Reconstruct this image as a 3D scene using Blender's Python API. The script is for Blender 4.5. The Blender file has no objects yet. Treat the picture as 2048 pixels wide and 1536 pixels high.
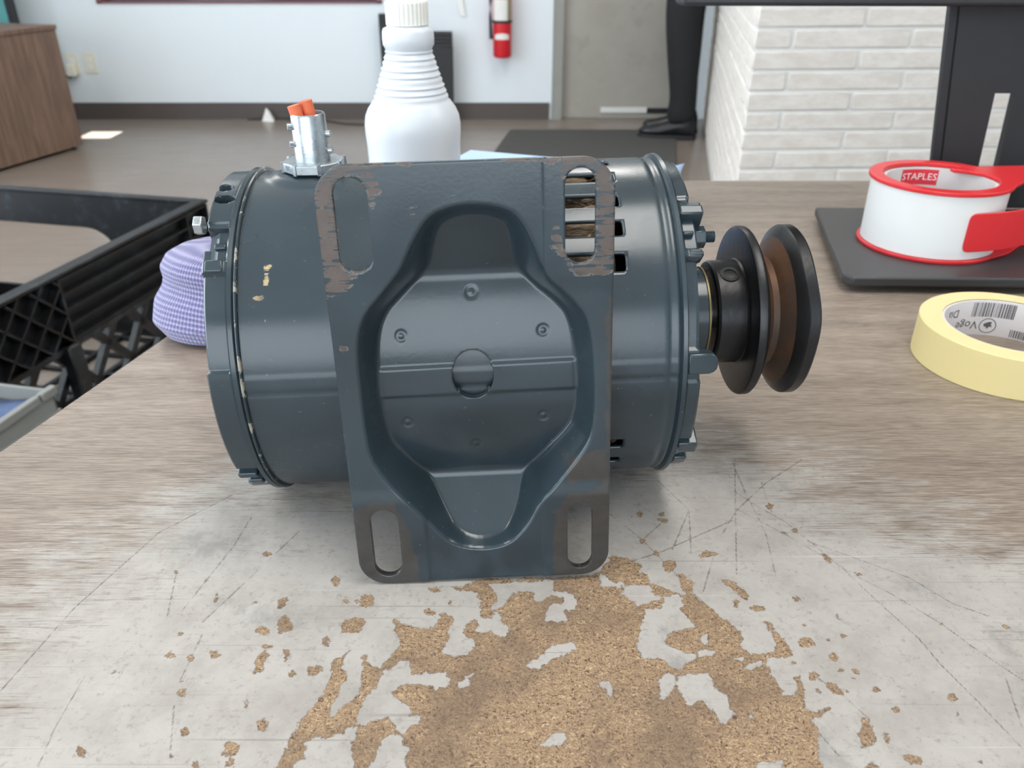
import bpy, bmesh, math, random
import numpy as np
from mathutils import Matrix, Vector, Euler
random.seed(7)
sc = bpy.context.scene
col = sc.collection
PI = math.pi
R = math.radians

# ---------------------------------------------------------------- camera, world, light, exposure
cam_d = bpy.data.cameras.new('camera'); cam = bpy.data.objects.new('camera', cam_d); col.objects.link(cam)
cam.location = (0, 0, 0.2305); cam.rotation_euler = (R(90 - 28.5), 0, 0)
cam_d.sensor_width = 36; cam_d.lens = 36 * 1650 / 2048; cam_d.clip_start = 0.01; cam_d.clip_end = 60
cam_d.dof.use_dof = True; cam_d.dof.focus_distance = 0.33; cam_d.dof.aperture_fstop = 20
sc.camera = cam
sc.view_settings.view_transform = 'Standard'; sc.view_settings.look = 'None'
sc.view_settings.gamma = 1; sc.view_settings.use_curve_mapping = False
sc.view_settings.exposure = 0.35
sc.cycles.use_denoising = True
w = bpy.data.worlds.new('daylight_sky'); sc.world = w; w.use_nodes = True
w.node_tree.nodes['Background'].inputs[0].default_value = (0.75, 0.87, 1, 1)
w.node_tree.nodes['Background'].inputs[1].default_value = 1.0

def lamp(name, kind, loc, rot, energy, color=(1, 1, 1), size=None, size_y=None):
    d = bpy.data.lights.new(name, kind); o = bpy.data.objects.new(name, d); col.objects.link(o)
    o.location = loc; o.rotation_euler = rot; d.energy = energy; d.color = color
    if kind == 'AREA':
        d.shape = 'RECTANGLE'; d.size = size; d.size_y = size_y or size
    return o
# low sun from the left, let in only by an added unseen slot
s_ = lamp('sun_offscreen', 'SUN', (-6, 4.7, 4), (0, R(-45), 0), 26, (1, .98, .95)); s_.data.angle = R(0.5)
# daylight through the big left window and the shop front behind the camera
lamp('window_left_offscreen', 'AREA', (-3.20, 1.0, .50), (0, R(-90), 0), 92, (.80, .91, 1), 2.2, 4.7)
lamp('window_shop_front_offscreen', 'AREA', (-.9, -2.50, .75), (R(90), 0, 0), 50, (.86, .94, 1), 3.5, 1.5)

# ---------------------------------------------------------------- helpers
def lin(c):
    return tuple(((v / 255) / 12.92 if v / 255 <= .04045 else ((v / 255 + .055) / 1.055) ** 2.4) for v in c) + (1,)

class G:
    """small node-graph helper"""
    def __init__(s, name):
        s.m = bpy.data.materials.new(name); s.m.use_nodes = True
        s.t = s.m.node_tree; s.n = s.t.nodes; s.b = s.n['Principled BSDF']
        s._p = None
    def new(s, t, **k):
        n = s.n.new(t)
        for a, v in k.items(): setattr(n, a, v)
        return n
    def put(s, sock, v):
        if isinstance(v, bpy.types.NodeSocket): s.t.links.new(v, sock)
        elif v is not None: sock.default_value = v
    def pos(s, scale=(1, 1, 1)):
        if s._p is None: s._p = s.new('ShaderNodeTexCoord').outputs['Object']
        if scale == (1, 1, 1): return s._p
        m = s.new('ShaderNodeMapping'); m.inputs['Scale'].default_value = scale
        s.put(m.inputs['Vector'], s._p); return m.outputs[0]
    def noise(s, scale, detail=3, rough=.5, vec=None, dist=0, col=False):
        n = s.new('ShaderNodeTexNoise'); n.inputs['Scale'].default_value = scale
        n.inputs['Detail'].default_value = detail; n.inputs['Roughness'].default_value = rough
        n.inputs['Distortion'].default_value = dist
        s.put(n.inputs['Vector'], vec or s.pos()); return n.outputs['Color' if col else 'Fac']
    def voro(s, scale, vec=None, out='Color', feat='F1'):
        n = s.new('ShaderNodeTexVoronoi', feature=feat); n.inputs['Scale'].default_value = scale
        s.put(n.inputs['Vector'], vec or s.pos()); return n.outputs[out]
    def math(s, op, a, b=0.0, c=None, clamp=False):
        n = s.new('ShaderNodeMath', operation=op, use_clamp=clamp)
        s.put(n.inputs[0], a); s.put(n.inputs[1], b)
        if c is not None: s.put(n.inputs[2], c)
        return n.outputs[0]
    def map(s, v, a, b, c=0.0, d=1.0, smooth=True):
        n = s.new('ShaderNodeMapRange'); n.interpolation_type = 'SMOOTHSTEP' if smooth else 'LINEAR'
        for i, k in enumerate((v, a, b, c, d)): s.put(n.inputs[i], k)
        return n.outputs[0]
    def mix(s, f, a, b, mode='MIX'):
        n = s.new('ShaderNodeMix', data_type='RGBA', blend_type=mode)
        s.put(n.inputs[0], f); s.put(n.inputs[6], a); s.put(n.inputs[7], b); return n.outputs[2]
    def ramp(s, f, stops, const=False):
        n = s.new('ShaderNodeValToRGB'); e = n.color_ramp.elements
        if const: n.color_ramp.interpolation = 'CONSTANT'
        while len(e) > 1: e.remove(e[-1])
        e[0].position, e[0].color = stops[0]
        for p, c in stops[1:]:
            x = e.new(p); x.color = c
        s.put(n.inputs[0], f); return n.outputs[0]
    def attr(s, name):
        return s.new('ShaderNodeAttribute', attribute_name=name).outputs['Fac']
    def bump(s, h, strength=.3, dist=.001, normal=None):
        n = s.new('ShaderNodeBump'); n.inputs['Strength'].default_value = strength; n.inputs['Distance'].default_value = dist
        s.put(n.inputs['Height'], h)
        if normal is not None: s.put(n.inputs['Normal'], normal)
        return n.outputs[0]
    def fin(s, color=None, rough=None, metal=None, normal=None, **k):
        s.put(s.b.inputs['Base Color'], color); s.put(s.b.inputs['Roughness'], rough)
        s.put(s.b.inputs['Metallic'], metal)
        if normal is not None: s.put(s.b.inputs['Normal'], normal)
        for a, v in k.items(): s.put(s.b.inputs[a], v)
        return s.m

def plain(name, c, rough=.5, metal=0, var=.12, scale=20, bump=0, bscale=200, **k):
    g = G(name); c = lin(c)
    d = tuple(v * (1 - var) for v in c[:3]) + (1,); u = tuple(min(1, v * (1 + var)) for v in c[:3]) + (1,)
    colr = g.mix(g.noise(scale, 4), d, u)
    nrm = g.bump(g.noise(bscale, 3), bump, .001) if bump else None
    return g.fin(colr, rough, metal, nrm, **k)

class MB:
    """mesh builder: collects shapes, links ONE object"""
    def __init__(s): s.v = []; s.f = []; s.mi = []; s.cur = 0
    def add(s, verts, faces, mat=None):
        o = len(s.v)
        for p in verts:
            p = Vector(p); s.v.append(tuple(mat @ p) if mat is not None else tuple(p))
        s.f += [tuple(i + o for i in f) for f in faces]; s.mi += [s.cur] * len(faces)
        return s
    def box(s, a, b, mat=None):
        (x0, y0, z0), (x1, y1, z1) = a, b
        v = [(x0, y0, z0), (x1, y0, z0), (x1, y1, z0), (x0, y1, z0), (x0, y0, z1), (x1, y0, z1), (x1, y1, z1), (x0, y1, z1)]
        return s.add(v, [(0, 3, 2, 1), (4, 5, 6, 7), (0, 1, 5, 4), (1, 2, 6, 5), (2, 3, 7, 6), (3, 0, 4, 7)], mat)
    def lathe(s, prof, n=48, mat=None, close=False):
        """prof: (r, z) list about the z axis"""
        v = []; f = []; m = len(prof)
        for i in range(n):
            a = 2 * PI * i / n
            for r, z in prof: v.append((r * math.cos(a), r * math.sin(a), z))
        for i in range(n):
            j = (i + 1) % n
            for k in range(m - (0 if close else 1)):
                k2 = (k + 1) % m
                f.append((i * m + k, j * m + k, j * m + k2, i * m + k2))
        return s.add(v, f, mat)
    def disc_cap(s, r, z, n=48, up=True, mat=None):
        v = [(r * math.cos(2 * PI * i / n), r * math.sin(2 * PI * i / n), z) for i in range(n)]
        return s.add(v, [tuple(range(n)) if up else tuple(reversed(range(n)))], mat)
    def cyl(s, p, q, r, n=16, r2=None):
        p = Vector(p); q = Vector(q); L = (q - p).length
        M = Matrix.Translation(p) @ (q - p).to_track_quat('Z', 'Y').to_matrix().to_4x4()
        r2 = r if r2 is None else r2
        s.lathe([(r, 0), (r2, L)], n, M); s.disc_cap(r, 0, n, False, M); s.disc_cap(r2, L, n, True, M)
        return s
    def tube(s, path, r, n=8):
        path = [Vector(p) for p in path]; v = []; f = []
        up = Vector((0, 0, 1))
        for i, p in enumerate(path):
            t = (path[min(i + 1, len(path) - 1)] - path[max(i - 1, 0)]).normalized()
            a = t.cross(up)
            if a.length < 1e-4: a = t.cross(Vector((1, 0, 0)))
            a.normalize(); b = t.cross(a); rr = r[i] if isinstance(r, (list, tuple)) else r
            for k in range(n):
                w_ = 2 * PI * k / n; v.append(p + a * (rr * math.cos(w_)) + b * (rr * math.sin(w_)))
        for i in range(len(path) - 1):
            for k in range(n):
                k2 = (k + 1) % n; f.append((i * n + k, i * n + k2, (i + 1) * n + k2, (i + 1) * n + k))
        f.append(tuple(reversed(range(n)))); m = (len(path) - 1) * n; f.append(tuple(range(m, m + n)))
        return s.add(v, f)
    def prism(s, poly, z0, z1, mat=None):
        n = len(poly)
        if sum(poly[i][0] * poly[(i + 1) % n][1] - poly[(i + 1) % n][0] * poly[i][1] for i in range(n)) < 0: poly = poly[::-1]
        v = [(x, y, z0) for x, y in poly] + [(x, y, z1) for x, y in poly]
        f = [tuple(reversed(range(n))), tuple(range(n, 2 * n))] + [(i, (i + 1) % n, n + (i + 1) % n, n + i) for i in range(n)]
        return s.add(v, f, mat)
    def build(s, name, m, parent=None, bevel=0, seg=2, smooth=True, angle=35, sub=0):
        me = bpy.data.meshes.new(name); me.from_pydata(s.v, [], s.f); me.update()
        for mm in (m if isinstance(m, (list, tuple)) else [m]): me.materials.append(mm)
        if any(s.mi): me.polygons.foreach_set('material_index', s.mi)
        return finish(name, me, parent, bevel, seg, smooth, angle, sub)

def finish(name, me, parent=None, bevel=0, seg=2, smooth=True, angle=35, sub=0):
    if smooth:
        me.polygons.foreach_set('use_smooth', [True] * len(me.polygons)); me.set_sharp_from_angle(angle=R(angle))
    o = bpy.data.objects.new(name, me); col.objects.link(o)
    if parent is not None: o.parent = parent
    if bevel:
        b = o.modifiers.new('bevel', 'BEVEL'); b.width = bevel; b.segments = seg; b.limit_method = 'ANGLE'; b.angle_limit = R(40)
        b.harden_normals = False
    if sub:
        b = o.modifiers.new('sub', 'SUBSURF'); b.levels = sub; b.render_levels = sub
    return o

def tag(o, label=None, cat=None, group=None, kind=None):
    if label: o['label'] = label
    if cat: o['category'] = cat
    if group: o['group'] = group
    if kind: o['kind'] = kind
    return o
def thing(name, label, cat, loc=(0, 0, 0), rot=(0, 0, 0), group=None):
    o = bpy.data.objects.new(name, None); col.objects.link(o); o.location = loc; o.rotation_euler = rot
    o.empty_display_size = .05
    return tag(o, label, cat, group)

def chaikin(p, n=2):
    p = [tuple(q) for q in p]
    for _ in range(n):
        o = []
        for i in range(len(p)):
            a = p[i]; b = p[(i + 1) % len(p)]
            o += [(.75 * a[0] + .25 * b[0], .75 * a[1] + .25 * b[1]), (.25 * a[0] + .75 * b[0], .25 * a[1] + .75 * b[1])]
        p = o
    return p

def poly_sdf(P, X, Y):
    """signed distance, negative inside"""
    P = np.asarray(P, float); d = np.full(X.shape, 1e9); ins = np.zeros(X.shape, bool)
    for i in range(len(P)):
        a = P[i]; b = P[(i + 1) % len(P)]; e = b - a; L = e @ e + 1e-15
        t = np.clip(((X - a[0]) * e[0] + (Y - a[1]) * e[1]) / L, 0, 1)
        d = np.minimum(d, (X - a[0] - t * e[0]) ** 2 + (Y - a[1] - t * e[1]) ** 2)
        c = (a[1] > Y) != (b[1] > Y)
        with np.errstate(divide='ignore', invalid='ignore'):
            xi = a[0] + (Y - a[1]) * e[0] / (e[1] if abs(e[1]) > 1e-12 else 1e-12)
        ins ^= c & (X < xi)
    d = np.sqrt(d); return np.where(ins, -d, d)

def line_dist(P, X, Y):
    d = np.full(X.shape, 1e9)
    for a, b in zip(P[:-1], P[1:]):
        a = np.asarray(a); e = np.asarray(b) - a; L = e @ e + 1e-15
        t = np.clip(((X - a[0]) * e[0] + (Y - a[1]) * e[1]) / L, 0, 1)
        d = np.minimum(d, (X - a[0] - t * e[0]) ** 2 + (Y - a[1] - t * e[1]) ** 2)
    return np.sqrt(d)

def pairs(flat, k): return [(flat[i] * k, flat[i + 1] * k) for i in range(0, len(flat), 2)]

def capsule(X, Y, x, y0, y1, r):
    t = np.clip(Y, y0 + r, y1 - r); return np.hypot(X - x, Y - t) - r

def grid_cut(x0, x1, y0, y1, h, sdf):
    """2-D sheet with holes; boundary vertices are snapped on to the outline. returns X, Y, faces"""
    nx = int(round((x1 - x0) / h)) + 1; ny = int(round((y1 - y0) / h)) + 1
    X, Y = np.meshgrid(np.linspace(x0, x1, nx), np.linspace(y0, y1, ny), indexing='ij')
    S = sdf(X, Y); keepv = S < .6 * h
    kf = keepv[:-1, :-1] & keepv[1:, :-1] & keepv[1:, 1:] & keepv[:-1, 1:]
    pad = np.zeros((nx + 1, ny + 1), bool); pad[1:-1, 1:-1] = kf
    cnt = pad[:-1, :-1].astype(int) + pad[1:, :-1] + pad[1:, 1:] + pad[:-1, 1:]
    bd = (cnt > 0) & (cnt < 4) & (np.abs(S) < 1.5 * h)
    for _ in range(3):
        S = sdf(X, Y); e = h * .05
        gx = (sdf(X + e, Y) - S) / e; gy = (sdf(X, Y + e) - S) / e
        X = np.where(bd, X - S * gx, X); Y = np.where(bd, Y - S * gy, Y)
    idx = np.full(nx * ny, -1); used = (cnt > 0).ravel(); idx[used] = np.arange(used.sum()); idx = idx.reshape(nx, ny)
    i, j = np.nonzero(kf)
    F = np.stack([idx[i, j], idx[i + 1, j], idx[i + 1, j + 1], idx[i, j + 1]], 1)
    return X.ravel()[used], Y.ravel()[used], F

def mesh_np(name, V, F, mats, attrs=None, flip=False):
    me = bpy.data.meshes.new(name)
    if flip: F = F[:, ::-1]
    me.from_pydata(np.asarray(V).tolist(), [], np.asarray(F).tolist()); me.update()
    for m in (mats if isinstance(mats, (list, tuple)) else [mats]): me.materials.append(m)
    for k, a in (attrs or {}).items():
        at = me.attributes.new(k, 'FLOAT', 'POINT'); at.data.foreach_set('value', np.asarray(a, np.float32))
    return me

def text_mesh(txt, size):
    c = bpy.data.curves.new('lettering', 'FONT'); c.body = txt; c.size = size; c.resolution_u = 2
    o = bpy.data.objects.new('lettering', c); col.objects.link(o)
    dg = bpy.context.evaluated_depsgraph_get(); dg.update()
    me = bpy.data.meshes.new_from_object(o.evaluated_get(dg))
    v = [tuple(p.co) for p in me.vertices]; f = [tuple(p.vertices) for p in me.polygons]
    bpy.data.objects.remove(o); bpy.data.curves.remove(c); bpy.data.meshes.remove(me)
    return v, f

BROWN=[[-746,1699,-729,1807,-698,1898,-674,1938,-652,1996,-644,2073,-647,2145,-592,2196,-604,2163,-615,2108,-586,2082,-599,2038,-593,1987,-609,1946,-614,1902,-588,1906,-572,1942,-537,1996,-525,2042,-533,2117,-550,2158,-530,2168,-513,2126,-480,2117,-450,2154,-420,2200,-417,2243,-440,2297,-450,2348,-407,2333,-345,2307,-292,2302,-277,2348,-245,2374,-214,2358,-240,2288,-223,2258,-187,2268,-168,2328,-139,2348,-117,2369,-130,2422,-120,2454,-136,2487,-176,2509,-223,2507,-248,2526,-178,2545,-100,2572,163,2589,332,2601,394,2677,425,2723,486,2716,499,2683,530,2658,516,2613,557,2607,567,2557,612,2521,657,2497,688,2486,680,2557,685,2607,702,2607,743,2557,715,2497,753,2439,790,2383,835,2339,870,2285,839,2223,865,2173,912,2178,960,2188,985,2223,982,2296,962,2339,991,2328,999,2275,1016,2223,1039,2173,1019,2159,968,2164,923,2164,917,2087,933,2041,935,1996,976,1991,1002,2041,999,2078,1024,2078,1015,2023,1008,1978,994,1935,1027,1926,1080,1939,1049,1909,1009,1893,997,1812,986,1757,980,1690,945,1633,952,1578,861,1526,764,1532,637,1462,508,1475,357,1426,217,1444,73,1396,-80,1426,-166,1494,-345,1468,-510,1552,-609,1526,-713,1599],[-892,2468,-888,2449,-890,2431,-894,2408,-908,2406,-919,2409,-928,2421,-923,2442,-916,2458,-905,2465],[-839,2331,-832,2300,-850,2295,-865,2282,-885,2302,-895,2331,-896,2357,-885,2372,-868,2382,-853,2351],[-913,2292,-918,2279,-925,2268,-939,2274,-952,2279,-963,2292,-959,2305,-949,2311,-937,2312,-927,2303],[-890,2217,-897,2210,-904,2205,-913,2204,-922,2209,-932,2217,-926,2225,-921,2232,-910,2231,-899,2227],[-894,2136,-892,2104,-903,2099,-913,2090,-924,2113,-929,2147,-925,2173,-917,2183,-907,2193,-896,2170],[-1067,2176,-1068,2163,-1077,2156,-1089,2153,-1103,2162,-1112,2176,-1109,2189,-1099,2193,-1089,2194,-1079,2187],[-1127,1998,-1130,1991,-1135,1987,-1142,1986,-1150,1991,-1157,1998,-1154,2005,-1152,2013,-1143,2013,-1136,2005],[-896,1959,-895,1948,-896,1938,-902,1943,-909,1947,-914,1959,-915,1970,-912,1975,-907,1980,-901,1969],[-810,2176,-809,2159,-810,2144,-818,2143,-827,2157,-832,2176,-836,2195,-832,2204,-825,2203,-817,2195],[-771,2085,-774,2077,-776,2070,-784,2065,-790,2076,-796,2085,-794,2094,-790,2099,-784,2104,-777,2093],[-672,2098,-681,2086,-688,2073,-708,2071,-729,2081,-732,2098,-732,2113,-720,2125,-699,2120,-679,2114],[-675,2245,-679,2230,-683,2219,-691,2218,-699,2229,-708,2245,-705,2260,-701,2272,-693,2270,-684,2262],[-814,1867,-813,1856,-817,1846,-829,1846,-839,1856,-850,1867,-849,1881,-840,1888,-829,1889,-818,1880],[-880,1781,-879,1764,-887,1753,-902,1747,-919,1761,-929,1781,-933,1802,-920,1810,-904,1807,-886,1801],[-878,1726,-876,1710,-882,1700,-894,1704,-904,1712,-910,1726,-910,1738,-909,1753,-898,1751,-886,1741],[-1368,1763,-1366,1752,-1371,1744,-1382,1744,-1393,1752,-1404,1763,-1402,1773,-1402,1785,-1389,1781,-1377,1774],[-1065,1845,-1065,1837,-1068,1830,-1075,1831,-1081,1838,-1085,1845,-1090,1854,-1086,1861,-1078,1856,-1072,1851],[-1387,2089,-1383,2082,-1394,2081,-1403,2077,-1415,2082,-1421,2089,-1418,2096,-1411,2099,-1401,2102,-1391,2095],[-1241,2176,-1241,2168,-1243,2163,-1248,2164,-1254,2166,-1258,2176,-1258,2184,-1257,2190,-1253,2189,-1247,2185],[-1158,2159,-1156,2149,-1159,2145,-1163,2148,-1168,2149,-1171,2159,-1173,2166,-1173,2173,-1168,2172,-1163,2167],[-1156,2047,-1152,2037,-1155,2035,-1156,2031,-1161,2038,-1165,2047,-1168,2057,-1166,2059,-1163,2060,-1159,2055],[-1162,2465,-1161,2447,-1164,2438,-1170,2443,-1175,2455,-1180,2471,-1182,2491,-1177,2500,-1171,2497,-1166,2483],[-1027,2736,-1026,2730,-1034,2728,-1042,2726,-1051,2730,-1055,2736,-1052,2741,-1049,2748,-1038,2748,-1027,2744],[-705,2565,-706,2550,-708,2536,-716,2541,-724,2546,-731,2565,-733,2586,-725,2589,-719,2593,-711,2581],[-645,2452,-646,2447,-649,2442,-658,2441,-664,2447,-667,2452,-668,2458,-661,2461,-653,2461,-645,2458],[-596,2441,-594,2429,-599,2423,-606,2426,-612,2430,-618,2441,-618,2456,-611,2458,-605,2460,-600,2451],[-1078,1753,-1077,1743,-1083,1737,-1091,1738,-1099,1745,-1105,1753,-1106,1762,-1102,1767,-1094,1764,-1087,1760],[-993,1719,-994,1712,-996,1710,-998,1708,-1002,1713,-1006,1719,-1008,1727,-1005,1728,-1002,1731,-998,1725],[-1240,2278,-1242,2273,-1247,2271,-1252,2272,-1257,2274,-1261,2278,-1261,2282,-1257,2284,-1251,2284,-1246,2282],[-599,1746,-604,1736,-607,1725,-618,1726,-626,1736,-636,1746,-634,1759,-625,1762,-616,1767,-608,1756],[-1003,2457,-1003,2450,-1006,2444,-1011,2437,-1017,2437,-1023,2436,-1021,2443,-1019,2450,-1014,2456,-1007,2460],[-1379,2618,-1379,2612,-1381,2610,-1385,2611,-1388,2613,-1390,2618,-1393,2623,-1391,2627,-1386,2625,-1382,2624],[-563,2334,-566,2309,-577,2282,-608,2281,-639,2286,-645,2313,-656,2340,-628,2352,-604,2364,-581,2352],[-546,2449,-543,2429,-558,2421,-575,2413,-596,2424,-598,2449,-597,2468,-587,2487,-565,2485,-549,2468],[-675,2108,-681,2092,-688,2079,-703,2076,-717,2079,-728,2089,-729,2103,-720,2115,-706,2125,-687,2122],[-306,2392,-309,2383,-316,2377,-326,2378,-333,2384,-336,2392,-336,2401,-328,2405,-319,2407,-310,2401],[-224,2438,-228,2425,-235,2421,-242,2424,-246,2435,-243,2447,-240,2456,-234,2461,-229,2458,-227,2449],[-704,2557,-706,2540,-710,2527,-717,2536,-723,2545,-727,2565,-722,2579,-718,2598,-711,2588,-706,2574],[-644,2452,-646,2447,-650,2444,-658,2442,-664,2446,-669,2452,-665,2457,-660,2460,-653,2462,-649,2456],[-286,2515,-291,2505,-300,2496,-314,2502,-328,2504,-328,2515,-331,2526,-317,2528,-304,2531,-290,2526],[-613,1748,-618,1737,-623,1729,-627,1732,-628,1743,-627,1755,-625,1772,-618,1779,-614,1775,-613,1762],[-245,2358,-244,2341,-253,2333,-262,2337,-271,2343,-273,2358,-274,2376,-266,2383,-256,2385,-249,2373],[869,2738,850,2726,837,2717,817,2710,801,2713,796,2723,808,2734,822,2744,840,2745,852,2742],[979,2407,973,2397,956,2395,942,2398,933,2405,930,2414,935,2423,950,2428,965,2423,980,2418],[705,2962,698,2953,687,2946,673,2945,666,2953,658,2962,665,2973,679,2979,691,2976,706,2974],[693,3008,689,2998,682,2992,675,2992,669,2998,668,3008,673,3016,680,3020,687,3022,690,3016],[1120,2234,1105,2221,1092,2212,1077,2211,1063,2217,1064,2234,1078,2246,1091,2259,1106,2257,1123,2252],[1080,2073,1074,2062,1065,2055,1056,2052,1050,2060,1051,2073,1058,2087,1069,2094,1078,2094,1080,2084],[1143,2002,1132,1998,1118,2001,1107,2011,1100,2022,1102,2032,1109,2041,1125,2039,1138,2027,1149,2013],[1050,2130,1041,2127,1030,2126,1016,2127,1005,2133,1009,2138,1010,2143,1023,2145,1037,2141,1050,2136],[1234,1815,1230,1795,1222,1788,1213,1779,1210,1791,1212,1809,1215,1830,1224,1837,1230,1838,1237,1834],[1294,1726,1287,1719,1275,1723,1264,1726,1256,1735,1258,1745,1270,1747,1281,1747,1291,1743,1300,1735],[1340,2677,1333,2679,1325,2687,1318,2702,1318,2717,1320,2729,1327,2729,1335,2722,1344,2704,1341,2690],[1135,2468,1131,2461,1127,2458,1121,2454,1120,2460,1120,2468,1124,2476,1130,2483,1133,2479,1138,2477],[1252,2265,1248,2260,1244,2258,1240,2258,1236,2259,1236,2265,1240,2270,1245,2272,1250,2272,1253,2270],[1179,2164,1174,2153,1168,2148,1162,2145,1160,2152,1163,2164,1169,2174,1174,2176,1178,2177,1179,2172],[1282,2018,1278,2014,1273,2011,1267,2011,1265,2014,1264,2018,1266,2023,1273,2025,1279,2026,1283,2023],[1523,1983,1519,1977,1513,1972,1510,1974,1506,1976,1506,1983,1512,1988,1517,1990,1524,1994,1524,1988],[1313,1931,1307,1925,1301,1922,1296,1923,1293,1925,1292,1931,1297,1936,1303,1939,1309,1941,1311,1936],[1116,2317,1114,2314,1110,2310,1106,2311,1104,2314,1102,2317,1105,2322,1110,2325,1114,2324,1117,2321],[1262,2357,1263,2344,1260,2338,1257,2333,1253,2340,1249,2347,1248,2360,1251,2368,1255,2372,1259,2366],[1183,2101,1179,2096,1172,2093,1165,2092,1164,2097,1164,2101,1167,2105,1172,2108,1179,2110,1182,2106],[1074,2009,1069,2005,1065,2001,1060,2002,1057,2005,1056,2009,1059,2013,1064,2017,1070,2018,1074,2014],[1177,2009,1173,2005,1168,2003,1165,2003,1163,2006,1162,2009,1164,2014,1169,2014,1172,2015,1175,2013],[592,3008,586,2996,579,2988,570,2986,566,2995,563,3008,569,3020,577,3025,584,3027,592,3022],[673,2647,661,2626,646,2617,635,2625,636,2647,639,2667,650,2685,664,2693,672,2684,679,2671],[890,2433,886,2423,880,2415,875,2417,870,2420,871,2433,877,2445,884,2454,890,2455,894,2447],[880,2323,879,2318,872,2315,865,2314,863,2319,860,2323,865,2327,870,2329,875,2329,882,2328],[661,2394,654,2388,649,2384,641,2380,637,2387,635,2394,640,2400,645,2407,653,2406,657,2401],[666,2317,665,2313,659,2312,653,2311,651,2314,648,2317,652,2320,655,2324,662,2324,664,2320],[702,1983,696,1979,693,1975,688,1976,683,1978,684,1983,685,1987,691,1989,696,1989,698,1986],[1182,2244,1179,2240,1175,2237,1171,2235,1168,2239,1169,2244,1172,2248,1176,2250,1181,2253,1184,2249],[1234,2096,1231,2093,1229,2090,1225,2090,1224,2093,1224,2096,1227,2100,1230,2102,1233,2102,1236,2101],[1211,2064,1208,2061,1201,2059,1194,2059,1189,2061,1190,2064,1191,2066,1197,2069,1204,2068,1211,2067],[1056,1754,1052,1749,1047,1746,1041,1744,1037,1748,1037,1754,1042,1759,1047,1763,1052,1761,1056,1759],[1500,1735,1494,1730,1490,1727,1485,1726,1484,1730,1486,1735,1489,1740,1495,1746,1499,1744,1499,1740],[1158,1712,1151,1708,1143,1705,1134,1706,1125,1708,1129,1712,1131,1716,1139,1719,1147,1719,1152,1716],[1887,2306,1882,2303,1875,2304,1870,2307,1865,2312,1867,2319,1875,2321,1883,2324,1887,2318,1890,2312],[1645,2328,1642,2322,1637,2321,1632,2320,1630,2323,1630,2328,1635,2332,1639,2335,1645,2337,1646,2333],[1255,2889,1251,2881,1245,2878,1239,2875,1237,2881,1237,2889,1242,2896,1248,2903,1253,2901,1257,2898],[1211,2867,1207,2861,1197,2861,1188,2865,1176,2869,1178,2877,1186,2881,1195,2883,1207,2882,1210,2873],[1195,3067,1191,3055,1186,3047,1181,3045,1176,3046,1176,3057,1177,3068,1182,3079,1189,3083,1194,3079],[1512,1918,1508,1913,1503,1907,1500,1908,1500,1913,1500,1918,1505,1924,1509,1926,1513,1928,1513,1923],[949,2903,946,2900,944,2897,940,2895,940,2899,940,2903,941,2907,944,2909,947,2910,949,2908],[627,2743,622,2728,613,2721,605,2722,601,2731,599,2743,604,2756,611,2765,619,2763,623,2754],[573,2818,571,2811,566,2805,560,2803,558,2811,556,2818,559,2827,565,2830,569,2829,574,2826],[1427,2600,1422,2601,1417,2605,1411,2611,1410,2620,1410,2628,1416,2628,1421,2621,1427,2615,1429,2606],[865,2576,906,2570,925,2509,930,2462,916,2474,886,2521,858,2545],[1172,1901,1206,1901,1187,1860,1196,1820,1180,1796,1136,1788,1141,1820]]
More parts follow.
